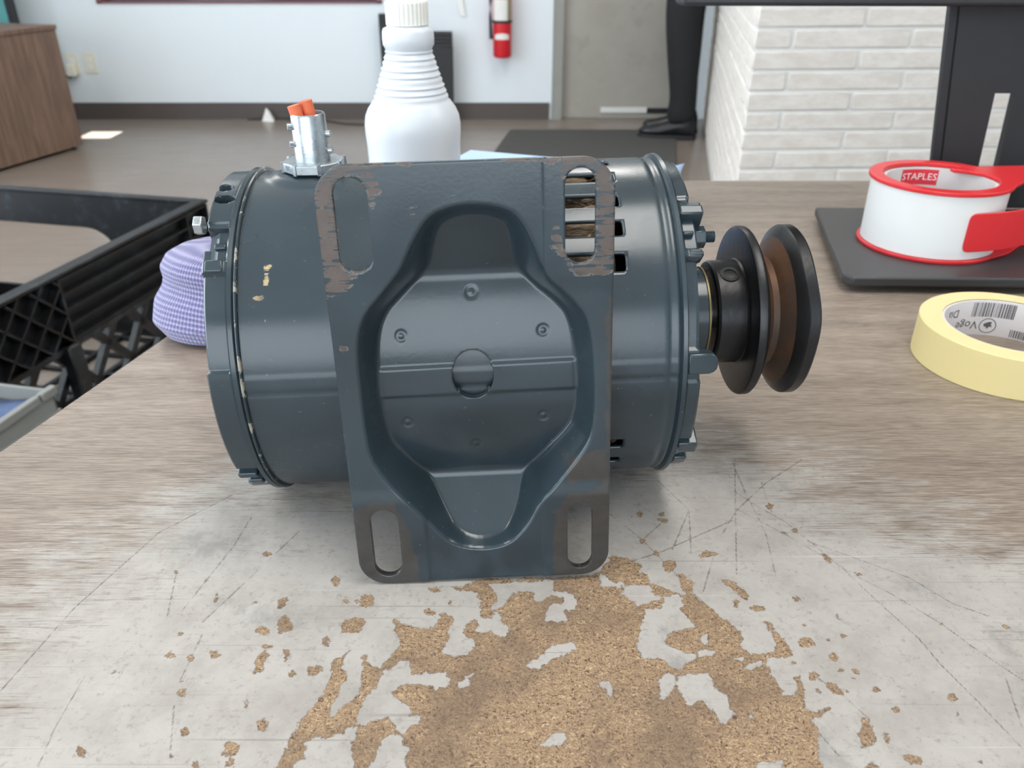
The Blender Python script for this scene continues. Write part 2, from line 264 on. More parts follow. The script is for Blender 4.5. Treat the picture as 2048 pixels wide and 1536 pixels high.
ISLAND=[[-239,2507,-176,2507,-141,2492,-124,2454,-130,2416,-117,2369,-75,2358,-65,2390,-42,2384,-41,2338,-15,2318,-15,2278,-33,2234,-55,2268,-82,2297,-114,2278,-133,2292,-134,2328,-161,2348,-184,2278,-150,2248,-140,2200,-160,2168,-232,2172,-261,2186,-223,2258,-243,2288,-221,2348,-245,2374],[-371,2145,-401,2158,-431,2117,-463,2090,-469,2038,-496,1987,-520,1930,-520,1871,-491,1871,-448,1887,-417,1902,-402,1891,-385,1860,-364,1840,-340,1860,-309,1875,-309,1906,-339,1906,-349,1938,-386,1971,-420,2004,-386,2034,-346,2042,-298,2042,-262,2017,-216,2034,-217,2060,-240,2090,-275,2090,-304,2099,-323,2082,-357,2082,-365,2117],[-193,2051,-156,2082,-133,2099,-125,2082,-141,2055,-154,2025,-188,2025],[38,2131,74,2145,103,2172,118,2205,170,2229,222,2248,235,2224,247,2200,212,2200,145,2145,101,2104,45,2117],[-99,2552,162,2566,168,2507,223,2507,248,2476,260,2432,239,2398,208,2395,206,2346,127,2343,137,2422,165,2438,195,2427,213,2470,159,2481,115,2454,88,2454,81,2492,27,2504,-12,2476,-42,2416,-77,2411,-59,2476,-75,2515],[316,2055,340,2051,356,2013,342,1975,327,1996,317,2030],[138,1840,173,1840,181,1814,161,1788,92,1792,124,1814],[-667,1741,-670,1799,-644,1825,-592,1822,-550,1837,-547,1860,-515,1860,-500,1829,-518,1799,-513,1756,-497,1713,-487,1619,-684,1619,-696,1720],[-436,1619,-455,1720,-437,1770,-424,1814,-394,1829,-368,1822,-352,1792,-331,1774,-340,1749,-323,1619],[-304,2186,-287,2196,-289,2172,-301,2168],[516,2405,587,2416,602,2462,657,2497,680,2462,657,2405,685,2339,698,2307,645,2291,597,2285,567,2244,585,2213,626,2188,670,2183,661,2154,616,2134,606,2101,561,2115,550,2144,514,2154,476,2149,469,2203,472,2254,497,2328,503,2372],[455,2533,499,2551,555,2533,565,2486,604,2474,540,2433,491,2428,441,2486],[506,1978,515,2059,550,2096,584,2078,546,1987,523,1974],[574,2041,584,2078,630,2087,704,2092,711,2023,749,1969,736,1943,758,1918,745,1893,705,1868,685,1901,664,1935,659,1978,629,1969,604,1952,588,1978],[779,1918,814,1918,810,1889,794,1893],[672,2193,748,2193,729,2173,684,2173],[819,2111,904,2149,890,2125,848,2106],[777,2183,802,2164,847,2164,835,2144,800,2154],[780,1731,860,1735,840,1690,769,1690],[710,2265,731,2275,719,2234,704,2239],[362,2607,393,2582,424,2557,442,2570,466,2557,437,2521,405,2533,371,2527,356,2545]]
SCRATCH=[[446,3008,563,2832,657,2645,723,2497,798,2366],[1051,3182,1129,3069,1227,2947,1310,2777,1350,2683,1387,2619,1509,2497,1638,2328,1700,2213,1800,2059],[1028,3046,1188,2875,1266,2777,1324,2710],[1379,2619,1445,2439,1519,2254,1545,2125,1595,1969,1648,1781],[1099,3426,1100,3182,1109,2992,1115,2875,1081,2594],[1488,3482,1216,3249,1027,3038,893,2818,767,2509],[1279,2818,1424,2723,1628,2582,1730,2439,1934,2307],[1797,2875,1943,2743,2098,2607],[1196,3249,1183,3023],[703,3266,809,3038,761,2736],[809,3038,686,2763],[408,2645,640,2750,990,2962],[1136,3539,923,2607],[1080,2068,1146,1987,1196,1893],[1746,2068,1691,1860],[1011,1836,1045,1757],[572,2832,683,2962],[-1496,1708,-1514,1867,-1514,2072],[-1777,2006,-1707,2416,-1551,2877,-1312,3154],[-1283,2395,-1195,2788,-1176,2983],[-1183,2336,-1109,2499,-935,2890],[-1167,2047,-1164,2278],[-1326,2355,-1381,2610],[-1100,1774,-1152,1951]]
PWEAR=[[-533,1509,-475,1606,-403,1668,-273,1660,-260,1627,-287,1596,-279,1566,-308,1551,-307,1509,-324,1505,-323,1568,-352,1608,-393,1609,-426,1580,-435,1522,-434,1387,-426,1308,-390,1289,-415,1245,-437,1210,-507,1202],[316,1652,407,1661,482,1612,521,1487,518,1297,474,1245,366,1249,300,1341,289,1393,311,1435,323,1357,366,1285,435,1309,436,1523,424,1606,349,1617,324,1585],[-512,340,-421,381,-336,365,-302,306,-273,165,-256,-11,-391,-43,-489,-5,-525,131],[287,298,346,386,512,400,523,97,458,-34,284,-27,275,134],[-474,1029,-448,1028,-450,1002,-475,1003],[-118,1539,-89,1534,-95,1523,-116,1524],[-63,1542,-27,1540,-33,1527,-58,1528],[-185,1500,-162,1495,-173,1482,-184,1483],[478,1172,503,1171,510,400,484,401,483,785],[327,519,490,576,497,445,346,419],[-240,1662,-159,1656,-164,1635,-210,1642],[136,1668,316,1665,316,1639,151,1635]]
SWEAR=[[-789,391,-763,394,-751,374,-762,361,-785,367],[-781,362,-762,358,-761,315,-791,311,-788,339],[-827,293,-784,295,-788,283,-818,275],[-802,224,-764,227,-756,207,-785,188],[-831,209,-802,213,-800,198,-826,195],[-743,206,-728,201,-723,168,-742,162],[-878,298,-863,299,-865,288,-878,289]]

# ---------------------------------------------------------------- materials
def floor_mat():
    g = G('floor_planks')
    st = g.noise(9, 5, .6, g.pos((.6, 6, 1)))
    c = g.mix(st, lin((120, 110, 103)), lin((152, 142, 133)))
    big = g.noise(1.3, 3); c = g.mix(g.map(big, .35, .7), c, lin((130, 118, 108)))
    return g.fin(c, .26, 0, g.bump(st, .05, .002))
M_FLOOR = floor_mat()
M_WALL = plain('wall_paint', (226, 233, 238), .75, 0, .02, 3, .05, 300)
M_CEIL = plain('ceiling_tile', (232, 232, 228), .9, 0, .04, 30)
M_BASEB = plain('baseboard_brown', (84, 76, 73), .5, 0, .12, 12)
def door_mat():
    g = G('door_paint')
    n = g.noise(3.2, 5, .6); low = g.noise(7, 4, .6)
    c = g.mix(g.map(n, .3, .75), lin((166, 162, 153)), lin((156, 150, 141)))
    c = g.mix(g.map(low, .56, .72, 0, .22), c, lin((128, 117, 104)))
    return g.fin(c, .55)
M_DOOR = door_mat()
M_FRAME = plain('door_frame_grey', (150, 150, 144), .5, 0, .1, 8)
def brick_mat():
    g = G('white_brick')
    n = g.noise(16, 6, .65, g.pos((1, 1, 2.4))); n2 = g.noise(60, 4, .6, g.pos((.6, .6, 2)))
    c = g.mix(g.map(n, .3, .7), lin((222, 214, 206)), lin((236, 231, 225)))
    c = g.mix(g.map(n2, .52, .75, 0, .5), c, lin((216, 204, 196)))
    return g.fin(c, .85, 0, g.bump(n2, .4, .003))
M_BRICK = brick_mat()
M_MORTAR = plain('mortar', (228, 228, 226), .95, 0, .06, 40, .3, 150)
def table_mat():
    g = G('worn_laminate')
    f1 = g.noise(1, 4, .65, g.pos((55, 1150, 1))); f2 = g.noise(1, 3, .5, g.pos((6, 70, 1))); f3 = g.noise(1, 3, .6, g.pos((130, 2600, 1)))
    st = g.math('ADD', g.math('MULTIPLY', f1, .48), g.math('ADD', g.math('MULTIPLY', f2, .2), g.math('MULTIPLY', f3, .32)))
    lam = g.ramp(st, [(.34, lin((88, 77, 69))), (.46, lin((124, 111, 100))), (.54, lin((146, 132, 120))), (.66, lin((166, 153, 141)))])
    fade = g.math('ADD', g.attr('fade'), g.math('MULTIPLY', g.math('SUBTRACT', g.noise(26, 5, .65, g.pos((1, 2.2, 1))), .5), 1.1))
    fade2 = g.math('ADD', fade, g.math('MULTIPLY', g.math('SUBTRACT', st, .5), 1.8))
    sm = g.noise(45, 5, .7); sp = g.noise(430, 4, .7)
    wc = g.mix(g.map(sm, .3, .75), lin((174, 169, 163)), lin((156, 150, 144)))
    wc = g.mix(g.map(sp, .53, .74, 0, .6), wc, lin((128, 118, 110)))
    c = g.mix(g.map(fade2, .30, .75), lam, wc)
    # dark smudges in the worn zone
    c = g.mix(g.math('MULTIPLY', g.map(g.noise(34, 5, .65, g.pos((1, .7, 1))), .56, .70, 0, .55), g.map(fade, .3, .8)), c, lin((124, 122, 120)))
    # scratches
    scn = g.math('ADD', g.attr('scratch'), g.math('MULTIPLY', g.noise(420, 3), .9))
    sc_f = g.math('MULTIPLY', g.map(scn, .45, .95, .75, 0), g.map(g.noise(90, 2), .3, .5))
    c = g.mix(sc_f, c, lin((84, 74, 66)))
    # faint criss-cross hairlines
    for i, (ax, ay, sx, sy) in enumerate(((.5, .86, 700, 9), (-.62, .78, 800, 8), (.2, .98, 900, 7))):
        m = g.new('ShaderNodeMapping'); m.inputs['Rotation'].default_value = (0, 0, math.atan2(ay, ax)); m.inputs['Scale'].default_value = (sy, sx, 1)
        g.put(m.inputs['Vector'], g.pos()); hl = g.noise(1, 1, .5, m.outputs[0])
        c = g.mix(g.math('MULTIPLY', g.map(hl, .70, .78, 0, .4), g.map(fade, .2, .7)), c, lin((112, 104, 97)) if i != 1 else lin((206, 203, 198)))
    # exposed chipboard
    e = g.math('ADD', g.attr('wear'), g.math('ADD', g.math('MULTIPLY', g.math('SUBTRACT', g.noise(460, 4, .65), .5), 4.5), g.math('MULTIPLY', g.math('SUBTRACT', g.noise(120, 3), .5), 5.0)))
    wv = g.new('ShaderNodeVectorMath', operation='ADD'); g.put(wv.inputs[0], g.pos())
    wn = g.new('ShaderNodeVectorMath', operation='SCALE'); g.put(wn.inputs[0], g.noise(150, 2, .5, col=True)); wn.inputs['Scale'].default_value = .006
    g.put(wv.inputs[1], wn.outputs[0])
    ma = g.new('ShaderNodeMapping'); ma.inputs['Scale'].default_value = (1, 2.3, 1); ma.inputs['Rotation'].default_value = (0, 0, .6); g.put(ma.inputs['Vector'], wv.outputs[0])
    mb = g.new('ShaderNodeMapping'); mb.inputs['Scale'].default_value = (2.5, 1, 1); mb.inputs['Rotation'].default_value = (0, 0, .3); g.put(mb.inputs['Vector'], wv.outputs[0])
    def val(v):
        x = g.new('ShaderNodeSeparateColor'); g.put(x.inputs[0], v); return x.outputs[0]
    v1 = val(g.voro(1050, ma.outputs[0])); v2 = val(g.voro(1500, mb.outputs[0]))
    vv = g.math('ADD', g.math('MULTIPLY', v1, .55), g.math('MULTIPLY', v2, .45))
    chip = g.ramp(vv, [(.10, lin((88, 66, 52))), (.28, lin((138, 114, 92))), (.45, lin((168, 140, 108))), (.60, lin((154, 134, 114))), (.76, lin((188, 158, 120))), (.92, lin((206, 184, 152)))])
    grime = g.map(g.noise(24, 5, .65), .42, .66, 0, .65)
    chip = g.mix(grime, chip, lin((116, 98, 83)))
    chip = g.mix(.22, chip, lin((120, 84, 50)), 'MULTIPLY')
    inside = g.map(e, -.12, .12, 1, 0, False)
    c = g.mix(inside, c, chip)
    edge = g.map(g.math('ABSOLUTE', e), 0, .45, .45, 0)
    c = g.mix(edge, c, lin((100, 86, 74)))
    h = g.math('ADD', g.math('MULTIPLY', inside, -.6), g.math('ADD', g.math('MULTIPLY', g.math('MULTIPLY', vv, inside), .35), g.math('MULTIPLY', sc_f, -.3)))
    rough = g.math('ADD', g.math('MULTIPLY', inside, .4), .42)
    return g.fin(c, rough, 0, g.bump(h, .5, .0008), **{'Specular IOR Level': .35})
M_TABLE = table_mat()
M_EDGE = plain('table_edge_band', (150, 136, 124), .5, 0, .1, 60)
M_STEEL_LEG = plain('table_leg_steel', (90, 90, 92), .4, .8)

def paint_mat(name, base, attrs=True, rough=.3, rust=((92, 76, 66), (122, 106, 94))):
    g = G(name)
    n = g.noise(28, 4); fine = g.noise(900, 2); dust = g.noise(420, 4, .7)
    c = g.mix(g.map(n, .3, .7), lin(base), lin(tuple(min(255, v * 1.12) for v in base)))
    c = g.mix(g.map(dust, .66, .80, 0, .5), c, lin((150, 156, 158)))
    r = g.map(n, .3, .7, rough, rough + .08)
    nrm = g.bump(g.noise(650, 2), .035, .0006)
    if attrs:
        e = g.math('ADD', g.attr('wear'), g.math('ADD', g.math('MULTIPLY', g.math('SUBTRACT', g.noise(330, 4, .65), .5), 5), g.math('MULTIPLY', g.math('SUBTRACT', g.noise(90, 3), .5), 6)))
        stk = g.noise(1, 4, .6, g.pos((45, 45, 520)))
        e = g.math('ADD', e, g.math('MULTIPLY', g.map(stk, .47, .60), 4.2))
        f = g.map(e, -.25, .25, 1, 0, False)
        rc = g.mix(g.noise(160, 5, .7), lin(rust[0]), lin(rust[1]))
        rc = g.mix(g.map(g.noise(70, 4, .6), .55, .68, 0, .8), rc, lin((48, 45, 44)))
        ring = g.map(g.math('ABSOLUTE', e), 0, .5, .5, 0)
        e2 = g.math('ADD', g.attr('grime'), g.math('MULTIPLY', g.math('SUBTRACT', g.noise(140, 5, .65), .5), 9))
        c = g.mix(g.map(e2, -.8, .8, .75, 0), c, g.mix(g.noise(200, 4, .7), lin((48, 44, 41)), lin((72, 66, 61))))
        c = g.mix(f, c, rc); c = g.mix(g.math('MULTIPLY', ring, .5), c, lin((150, 142, 130)))
        r = g.math('ADD', r, g.math('MULTIPLY', f, .18))
        nrm = g.bump(g.math('MULTIPLY', f, -1), .4, .0003, nrm)
    return g.fin(c, r, 0, nrm, **{'Specular IOR Level': .55})
M_PLATE = paint_mat('motor_paint_base', (40, 51, 57), rough=.17, rust=((58, 47, 42), (98, 84, 76)))
M_SHELL = paint_mat('motor_paint_shell', (40, 51, 57), rough=.22, rust=((150, 128, 84), (196, 172, 128)))
M_BELL = paint_mat('motor_paint_bell', (40, 51, 57), attrs=False, rough=.17)
def lip_mat():
    g = G('motor_paint_chipped_lip')
    n = g.noise(130, 4, .7)
    c = g.mix(g.map(n, .54, .60), lin((40, 51, 57)), lin((150, 144, 130)))
    return g.fin(c, .28)
M_LIP = lip_mat()
M_BLACKMETAL = plain('pulley_black', (26, 25, 26), .34, .25, .25, 60, .1, 300)
def rust_mat():
    g = G('rusted_groove')
    n = g.noise(120, 5, .7); n2 = g.noise(40, 4)
    c = g.mix(n, lin((56, 40, 30)), lin((112, 74, 44))); c = g.mix(g.map(n2, .5, .7, 0, .7), c, lin((58, 52, 47)))
    return g.fin(c, .5, .3, g.bump(n, .3, .0006))
M_RUST = rust_mat()
M_DARK = plain('dark_interior', (22, 22, 23), .8, 0, .2)
M_STEEL = plain('machined_steel', (150, 148, 142), .35, .9, .1, 200)
M_BRASS = plain('dull_brass', (120, 108, 78), .45, .8, .2, 200)
def zinc_mat():
    g = G('zinc_casting')
    n = g.noise(160, 4, .65)
    c = g.mix(n, lin((150, 158, 162)), lin((196, 202, 205)))
    return g.fin(c, g.map(n, .3, .7, .2, .4), .8, g.bump(n, .15, .0008))
M_ZINC = zinc_mat()
M_ORANGE = plain('orange_wire_insulation', (222, 110, 72), .45, 0, .08, 200)
def coil_mat():
    g = G('copper_winding')
    w_ = g.noise(1, 3, .6, g.pos((120, 700, 700)), 1.5)
    c = g.ramp(w_, [(.36, lin((92, 72, 54))), (.5, lin((126, 104, 80))), (.62, lin((176, 152, 124)))])  # darkest stop paints shade into the gaps between strands
    return g.fin(c, .45, .2, g.bump(w_, .6, .001))
M_COIL = coil_mat()
def hdpe_mat():
    g = G('white_translucent_plastic')
    return g.fin(lin((208, 212, 217)), .3, 0, g.bump(g.noise(90, 2), .04, .001), **{'Subsurface Weight': .25, 'Subsurface Radius': (.01, .01, .01), 'Subsurface Scale': .3})
M_HDPE = hdpe_mat()
M_CAP = plain('white_cap_plastic', (224, 222, 214), .4, 0, .02)
M_PAPER = plain('pale_blue_paper', (176, 200, 236), .7, 0, .03, 40)
M_RED = plain('red_plastic', (206, 42, 48), .32, 0, .05, 20, **{'Subsurface Weight': .15, 'Subsurface Radius': (.004, .001, .001)})
M_TAPEW = plain('white_tape', (222, 222, 220), .38, 0, .03, 30)
M_CORE = plain('grey_card_core', (214, 208, 206), .8, 0, .05, 60)
M_MASK = plain('masking_tape_side', (216, 198, 142), .6, 0, .03, 60)
M_MASKT = plain('masking_tape_top', (226, 204, 152), .7, 0, .04, 90)
M_INK = plain('ink_grey', (92, 88, 90), .8, 0, .1)
M_LABELRED = plain('label_red', (218, 50, 64), .5, 0, .04)
M_LABELWHITE = plain('label_white_ink', (244, 226, 226), .6, 0, .02)
M_MON = plain('monitor_plastic', (44, 44, 46), .45, 0, .12, 60, .1, 900)
M_MONBASE = plain('monitor_base_plastic', (52, 51, 52), .42, 0, .12, 30, .12, 1200)
M_SCREEN = plain('monitor_screen', (14, 15, 17), .15, 0, .05)
def crate_mat(n, c):
    g = G(n); s1 = g.noise(22, 5, .7)
    k = g.mix(g.map(s1, .5, .75, 0, .5), lin(c), lin((66, 76, 86)))
    return g.fin(k, .4, 0, g.bump(g.noise(200, 3), .1, .001))
M_CRATE = crate_mat('black_crate_plastic', (17, 17, 19))
M_TOTE = plain('grey_tote_plastic', (132, 133, 130), .5, 0, .06, 20)
M_BLUE = plain('blue_printed_cloth', (74, 92, 128), .7, 0, .5, 60)
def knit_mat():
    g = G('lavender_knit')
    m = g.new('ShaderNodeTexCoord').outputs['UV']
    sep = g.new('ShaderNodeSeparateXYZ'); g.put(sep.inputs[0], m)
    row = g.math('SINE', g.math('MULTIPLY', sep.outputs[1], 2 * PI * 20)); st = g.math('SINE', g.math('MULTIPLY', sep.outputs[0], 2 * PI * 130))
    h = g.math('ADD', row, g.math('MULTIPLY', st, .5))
    c = g.mix(g.map(h, -1.2, 1.2), lin((108, 105, 150)), lin((150, 146, 184)))  # row grooves painted darker as shade, together with the two-tone yarn
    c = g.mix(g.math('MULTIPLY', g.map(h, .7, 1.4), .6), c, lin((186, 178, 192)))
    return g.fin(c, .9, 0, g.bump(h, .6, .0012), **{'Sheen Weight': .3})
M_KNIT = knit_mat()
def wood_mat():
    g = G('brown_cabinet_wood')
    n = g.noise(3, 5, .6, g.pos((14, 14, 1.2)), .6)
    c = g.mix(g.map(n, .3, .7), lin((104, 84, 72)), lin((134, 108, 92)))
    return g.fin(c, .5)
M_WOOD = wood_mat()
M_MAT = plain('dark_entrance_mat', (76, 75, 73), .95, 0, .15, 300, .4, 900)
M_TROUSER = plain('black_trousers', (26, 27, 30), .85, 0, .25, 14, .3, 30)
M_SHOE = plain('black_shoe_leather', (24, 25, 29), .28, 0, .1)
M_EXT = plain('extinguisher_red', (208, 34, 44), .35, 0, .04)
M_LABEL = plain('white_sticker', (230, 228, 224), .6, 0, .04, 40)
M_BLACKP = plain('black_rubber', (32, 33, 36), .55, 0, .15)
M_PANEL = plain('black_panel', (44, 44, 47), .6, 0, .15, 30)
M_TEAL = plain('teal_fabric', (92, 158, 160), .8, 0, .1, 20)
M_IVORY = plain('ivory_plate', (232, 230, 214), .5, 0, .03)
M_WHITEP = plain('white_plastic_strip', (236, 236, 232), .4, 0, .04)
M_GLASSDARK = plain('dark_window_glass', (70, 70, 78), .1, 0, .1)
M_SILL = plain('red_brown_window_frame', (138, 84, 86), .5, 0, .1)
g_ = G('lamp_diffuser'); M_LAMP = g_.fin(lin((250, 250, 248)), .5, 0, None, **{'Emission Color': (1, .97, .92, 1), 'Emission Strength': 8.0})
M_ALU = plain('white_metal_trim', (226, 226, 224), .45, .1, .03)

# ---------------------------------------------------------------- the room (table top is z = 0, floor z = -0.75)
FZ, CZ = -.75, 1.95
XL, XR, YB, YF = -3.2, 4.2, 5.2, -2.5
def struct(name, mb, m, parent=None, **k):
    o = mb.build(name, m, parent, **k)
    if parent is None: o['kind'] = 'structure'
    return o
struct('floor', MB().box((XL - .1, YF - .1, FZ - .05), (XR + .1, YB + .1, FZ)), M_FLOOR)
struct('ceiling', MB().box((XL - .1, YF - .1, CZ), (XR + .1, YB + .1, CZ + .05)), M_CEIL)
# back wall around the window and the door opening
WX0, WX1, WZ0, WZ1 = -2.378, -.745, -.108, 1.05
DX0, DX1, DZ1 = .30, 1.13, 1.30
mb = MB()
mb.box((XL, YB, FZ), (WX0, YB + .1, CZ)); mb.box((WX0, YB, FZ), (WX1, YB + .1, WZ0)); mb.box((WX0, YB, WZ1), (WX1, YB + .1, CZ))
mb.box((WX1, YB, FZ), (DX0 - .06, YB + .1, CZ)); mb.box((DX0 - .06, YB, DZ1), (DX1 + .03, YB + .1, CZ)); mb.box((DX1 + .03, YB, FZ), (XR, YB + .1, CZ))
struct('wall_back', mb, M_WALL)
win = struct('window_1', MB().box((WX0, YB + .05, WZ0), (WX1, YB + .06, WZ1)), M_GLASSDARK)
fr = MB().box((WX0, YB - .012, WZ0), (WX1, YB + .05, WZ0 + .008)).box((WX0, YB - .012, WZ1 - .03), (WX1, YB + .05, WZ1)).box((WX0, YB - .012, WZ0), (WX0 + .03, YB + .05, WZ1)).box((WX1 - .03, YB - .012, WZ0), (WX1, YB + .05, WZ1))
fr.build('window_frame', M_SILL, win)
struct('baseboard_back', MB().box((XL, YB - .014, FZ), (DX0 - .075, YB, FZ + .095)), M_BASEB)
struct('baseboard_right', MB().box((DX1 + .04, YB - .014, FZ), (1.6, YB, FZ + .095)), M_BASEB)
door = struct('door_1', MB().box((DX0, YB + .02, FZ + .002), (DX1 - .10, YB + .06, DZ1)), M_DOOR)
MB().box((DX0 + .24, YB + .008, FZ + .035), (DX0 + .52, YB + .02, FZ + .065)).build('sweep_strip', M_ALU, door)
MB().box((DX0 + .52, YB + .008, FZ + .03), (DX1 - .12, YB + .02, FZ + .06)).build('door_sweep', M_BLACKP, door)
MB().cyl((DX1 - .2, YB + .02, .22), (DX1 - .2, YB - .05, .22), .012).cyl((DX1 - .2, YB - .045, .22), (DX1 - .2, YB - .075, .22), .028).build('door_knob', M_STEEL, door)
tr = MB().box((DX0 - .058, YB - .02, FZ), (DX0, YB + .08, DZ1 + .05)).box((DX1 - .10, YB + .0, FZ), (DX1 - .06, YB + .08, DZ1 + .05)).box((DX0 - .058, YB - .02, DZ1), (DX1 - .06, YB + .08, DZ1 + .05))
struct('trim_1', tr, M_FRAME)
struct('trim_2', MB().box((DX1 - .06, YB, FZ), (DX1 + .03, YB + .1, DZ1 + .05)), M_WALL)
# left wall: big window opening (out of frame), added sun slot, added sun blocker
LW = (-1.4, 3.4, -.65, 1.6); SW_ = (4.645, 4.825, .05, .33)
mb = MB(); T_ = .1
mb.box((XL - T_, YF, FZ), (XL, LW[0], CZ)); mb.box((XL - T_, LW[0], FZ), (XL, LW[1], LW[2])); mb.box((XL - T_, LW[0], LW[3]), (XL, LW[1], CZ))
mb.box((XL - T_, LW[1], FZ), (XL, SW_[0], CZ)); mb.box((XL - T_, SW_[0], FZ), (XL, SW_[1], SW_[2])); mb.box((XL - T_, SW_[0], SW_[3]), (XL, SW_[1], CZ)); mb.box((XL - T_, SW_[1], FZ), (XL, YB, CZ))
struct('wall_left', mb, M_WALL)
mb = MB()
for y in (LW[0], .17, 1.77, LW[1] - .05): mb.box((XL - .08, y, LW[2]), (XL - .03, y + .05, LW[3]))
mb.box((XL - .08, LW[0], LW[2]), (XL - .03, LW[1], LW[2] + .05)); mb.box((XL - .08, LW[0], LW[3] - .05), (XL - .03, LW[1], LW[3]))
struct('window_2', mb, M_ALU)
struct('added_sun_blocker', MB().box((XL - 3.4, LW[0] - 1, 1.75), (XL - .1, LW[1] + .5, 1.85)), M_FRAME)  # unseen slab added outside to keep sun out of the big window
# front wall with shop-front opening behind the camera
mb = MB(); mb.box((XL, YF - .1, FZ), (-2.7, YF, CZ)).box((-2.7, YF - .1, FZ), (1.9, YF, -.05)).box((-2.7, YF - .1, 1.55), (1.9, YF, CZ)).box((1.9, YF - .1, FZ), (XR, YF, CZ))
struct('wall_front', mb, M_WALL)
struct('wall_side', MB().box((XR, YF, FZ), (XR + .1, YB, CZ)), M_WALL)
# white brick return wall
BC = Vector((.674, 2.46, FZ)); BYAW = R(2.5); SDIR = Vector((.1755, .9845, 0))
core = MB(); FDIR = Vector((math.cos(BYAW), math.sin(BYAW), 0))
ins = .004
p0 = BC + FDIR * ins + SDIR * ins; p1 = BC + FDIR * 1.95 + SDIR * ins; p3 = BC + SDIR * 2.78 + FDIR * ins
p2 = p1 + SDIR * 2.7
core.prism([(p.x, p.y) for p in (p0, p1, p2, p3)], FZ, CZ)
bw = struct('wall_brick', core, M_MORTAR)
CH = .0555; JZ = .007
def brick_box(org, dirx, x0, x1, z0, nrm):
    """box flush with the face; nrm points out of the wall"""
    a = org + dirx * x0; q = org + dirx * x1
    out = nrm * random.uniform(0, .003); inn = -nrm * .02
    pts = [a + out, q + out, q + inn, a + inn]
    z1 = z0 + CH - .009
    return [(p.x, p.y, z0) for p in pts] + [(p.x, p.y, z1) for p in pts]
BF = [(0, 3, 2, 1), (4, 5, 6, 7), (0, 1, 5, 4), (1, 2, 6, 5), (2, 3, 7, 6), (3, 0, 4, 7)]
FN = Vector((FDIR.y, -FDIR.x, 0)); SN = Vector((-SDIR.y, SDIR.x, 0))
rest = MB(); O3 = Vector((BC.x, BC.y, 0))
nlo = int((JZ - FZ) / CH); zb = JZ - nlo * CH
row = 0; z = zb + .0045
while z + CH < CZ:
    typ = (row - nlo) % 2
    f0 = .105 if typ == 1 else .30
    cuts = [0] + [f0 + .335 * i for i in range(6)]
    sc0 = .30 if typ == 1 else .105
    scuts = [.0] + [sc0 + .335 * i for i in range(9)]
    for kind, cc, dr, nn, lim in (('f', cuts, FDIR, FN, 1.94), ('s', scuts, SDIR, SN, 2.76)):
        for i in range(len(cc) - 1):
            a, b = cc[i], min(cc[i + 1], lim)
            if b - a < .03: continue
            # side bricks start behind the corner brick so that the faces do not fight
            aa = a + (.0045 if i else (0 if kind == 'f' else .0205)); v = brick_box(O3, dr, aa, b - .0045, z, nn)
            fl = [tuple(reversed(f)) for f in BF] if kind == 's' else BF
            if row <= nlo + 8 and (kind == 'f' or a < 2.8):
                MB().add(v, fl).build('brick', M_BRICK, bw, bevel=.003, seg=1)
            else: rest.add(v, fl)
    z += CH; row += 1
tag(rest.build('brick_courses', M_BRICK, bw), kind='stuff')
# ceiling lamps
for i, (x, y) in enumerate(((-1.7, .2), (.3, .2), (2.2, .2), (-1.7, 3.2), (.3, 3.2), (2.2, 3.2))):
    t = thing('ceiling_light_offscreen', 'recessed white ceiling light panel in the tiled ceiling', 'light', (x, y, CZ), group='ceiling light panels')
    MB().box((-.31, -.61, -.015), (.31, -.58, .0)).box((-.31, .58, -.015), (.31, .61, 0)).box((-.31, -.58, -.015), (-.28, .58, 0)).box((.28, -.58, -.015), (.31, .58, 0)).build('frame', M_ALU, t)
    MB().box((-.28, -.58, -.008), (.28, .58, -.002)).build('diffuser_offscreen', M_LAMP, t)
# ---------------------------------------------------------------- the worn work table
table = thing('work_table', 'worn wood-look laminate work table with exposed chipboard patch', 'table', (.45, .27, FZ))
TO = Vector((.45, .27, FZ))
def xl(y): return -.26 + .2472 * (y - .3516)
XRT, YN, YFAR = 1.3, -.30, .881
def steps(a, b, h): return list(np.linspace(a, b, max(2, int(round((b - a) / h)) + 1))[:-1])
ys = np.array(steps(YN, .11, .03) + steps(.11, .15, .0012) + steps(.15, .345, .00065) + steps(.345, .50, .006) + steps(.50, YFAR, .03) + [YFAR])
xs = np.array(steps(-.31, -.20, .006) + steps(-.20, .245, .00065) + steps(.245, .45, .008) + steps(.45, XRT, .06) + [XRT])
s0 = (xs - xs[0]) / (XRT - xs[0])
Yg = np.repeat(ys[None, :], len(xs), 0)
left = np.array([xl(y) for y in ys])
# columns left of x=-0.2 are squeezed between the slanted edge and x=-0.2 (or opened out near the camera)
Xg = np.repeat(xs[:, None], len(ys), 1)
nl = int(np.searchsorted(xs, -.20 + 1e-6)) - 1
bl = np.minimum(-.2, 1e9)
for j in range(len(ys)):
    k0, k1 = left[j], -.2
    if k0 < -.205:
        Xg[:nl + 1, j] = k0 + (k1 - k0) * np.linspace(0, 1, nl + 1)
    else:
        # beyond the slanted edge: compress every column up to x = 0.245
        n2 = int(np.searchsorted(xs, .245)); Xg[:n2 + 1, j] = k0 + (xs[n2] - k0) * np.linspace(0, 1, n2 + 1)
X = Xg.ravel() * 1e3; Y = Yg.ravel() * 1e3
def fld(polys):
    d = np.full(X.shape, 20.0)
    for fp in polys:
        P = np.array(pairs(fp, .1)); mn = P.min(0) - 6; mx = P.max(0) + 6
        m = (X > mn[0]) & (X < mx[0]) & (Y > mn[1]) & (Y < mx[1])
        if m.any(): d[m] = np.minimum(d[m], poly_sdf(P, X[m], Y[m]))
    return d
wear = np.maximum(fld(BROWN), -fld(ISLAND))
scr = np.full(X.shape, 20.0)
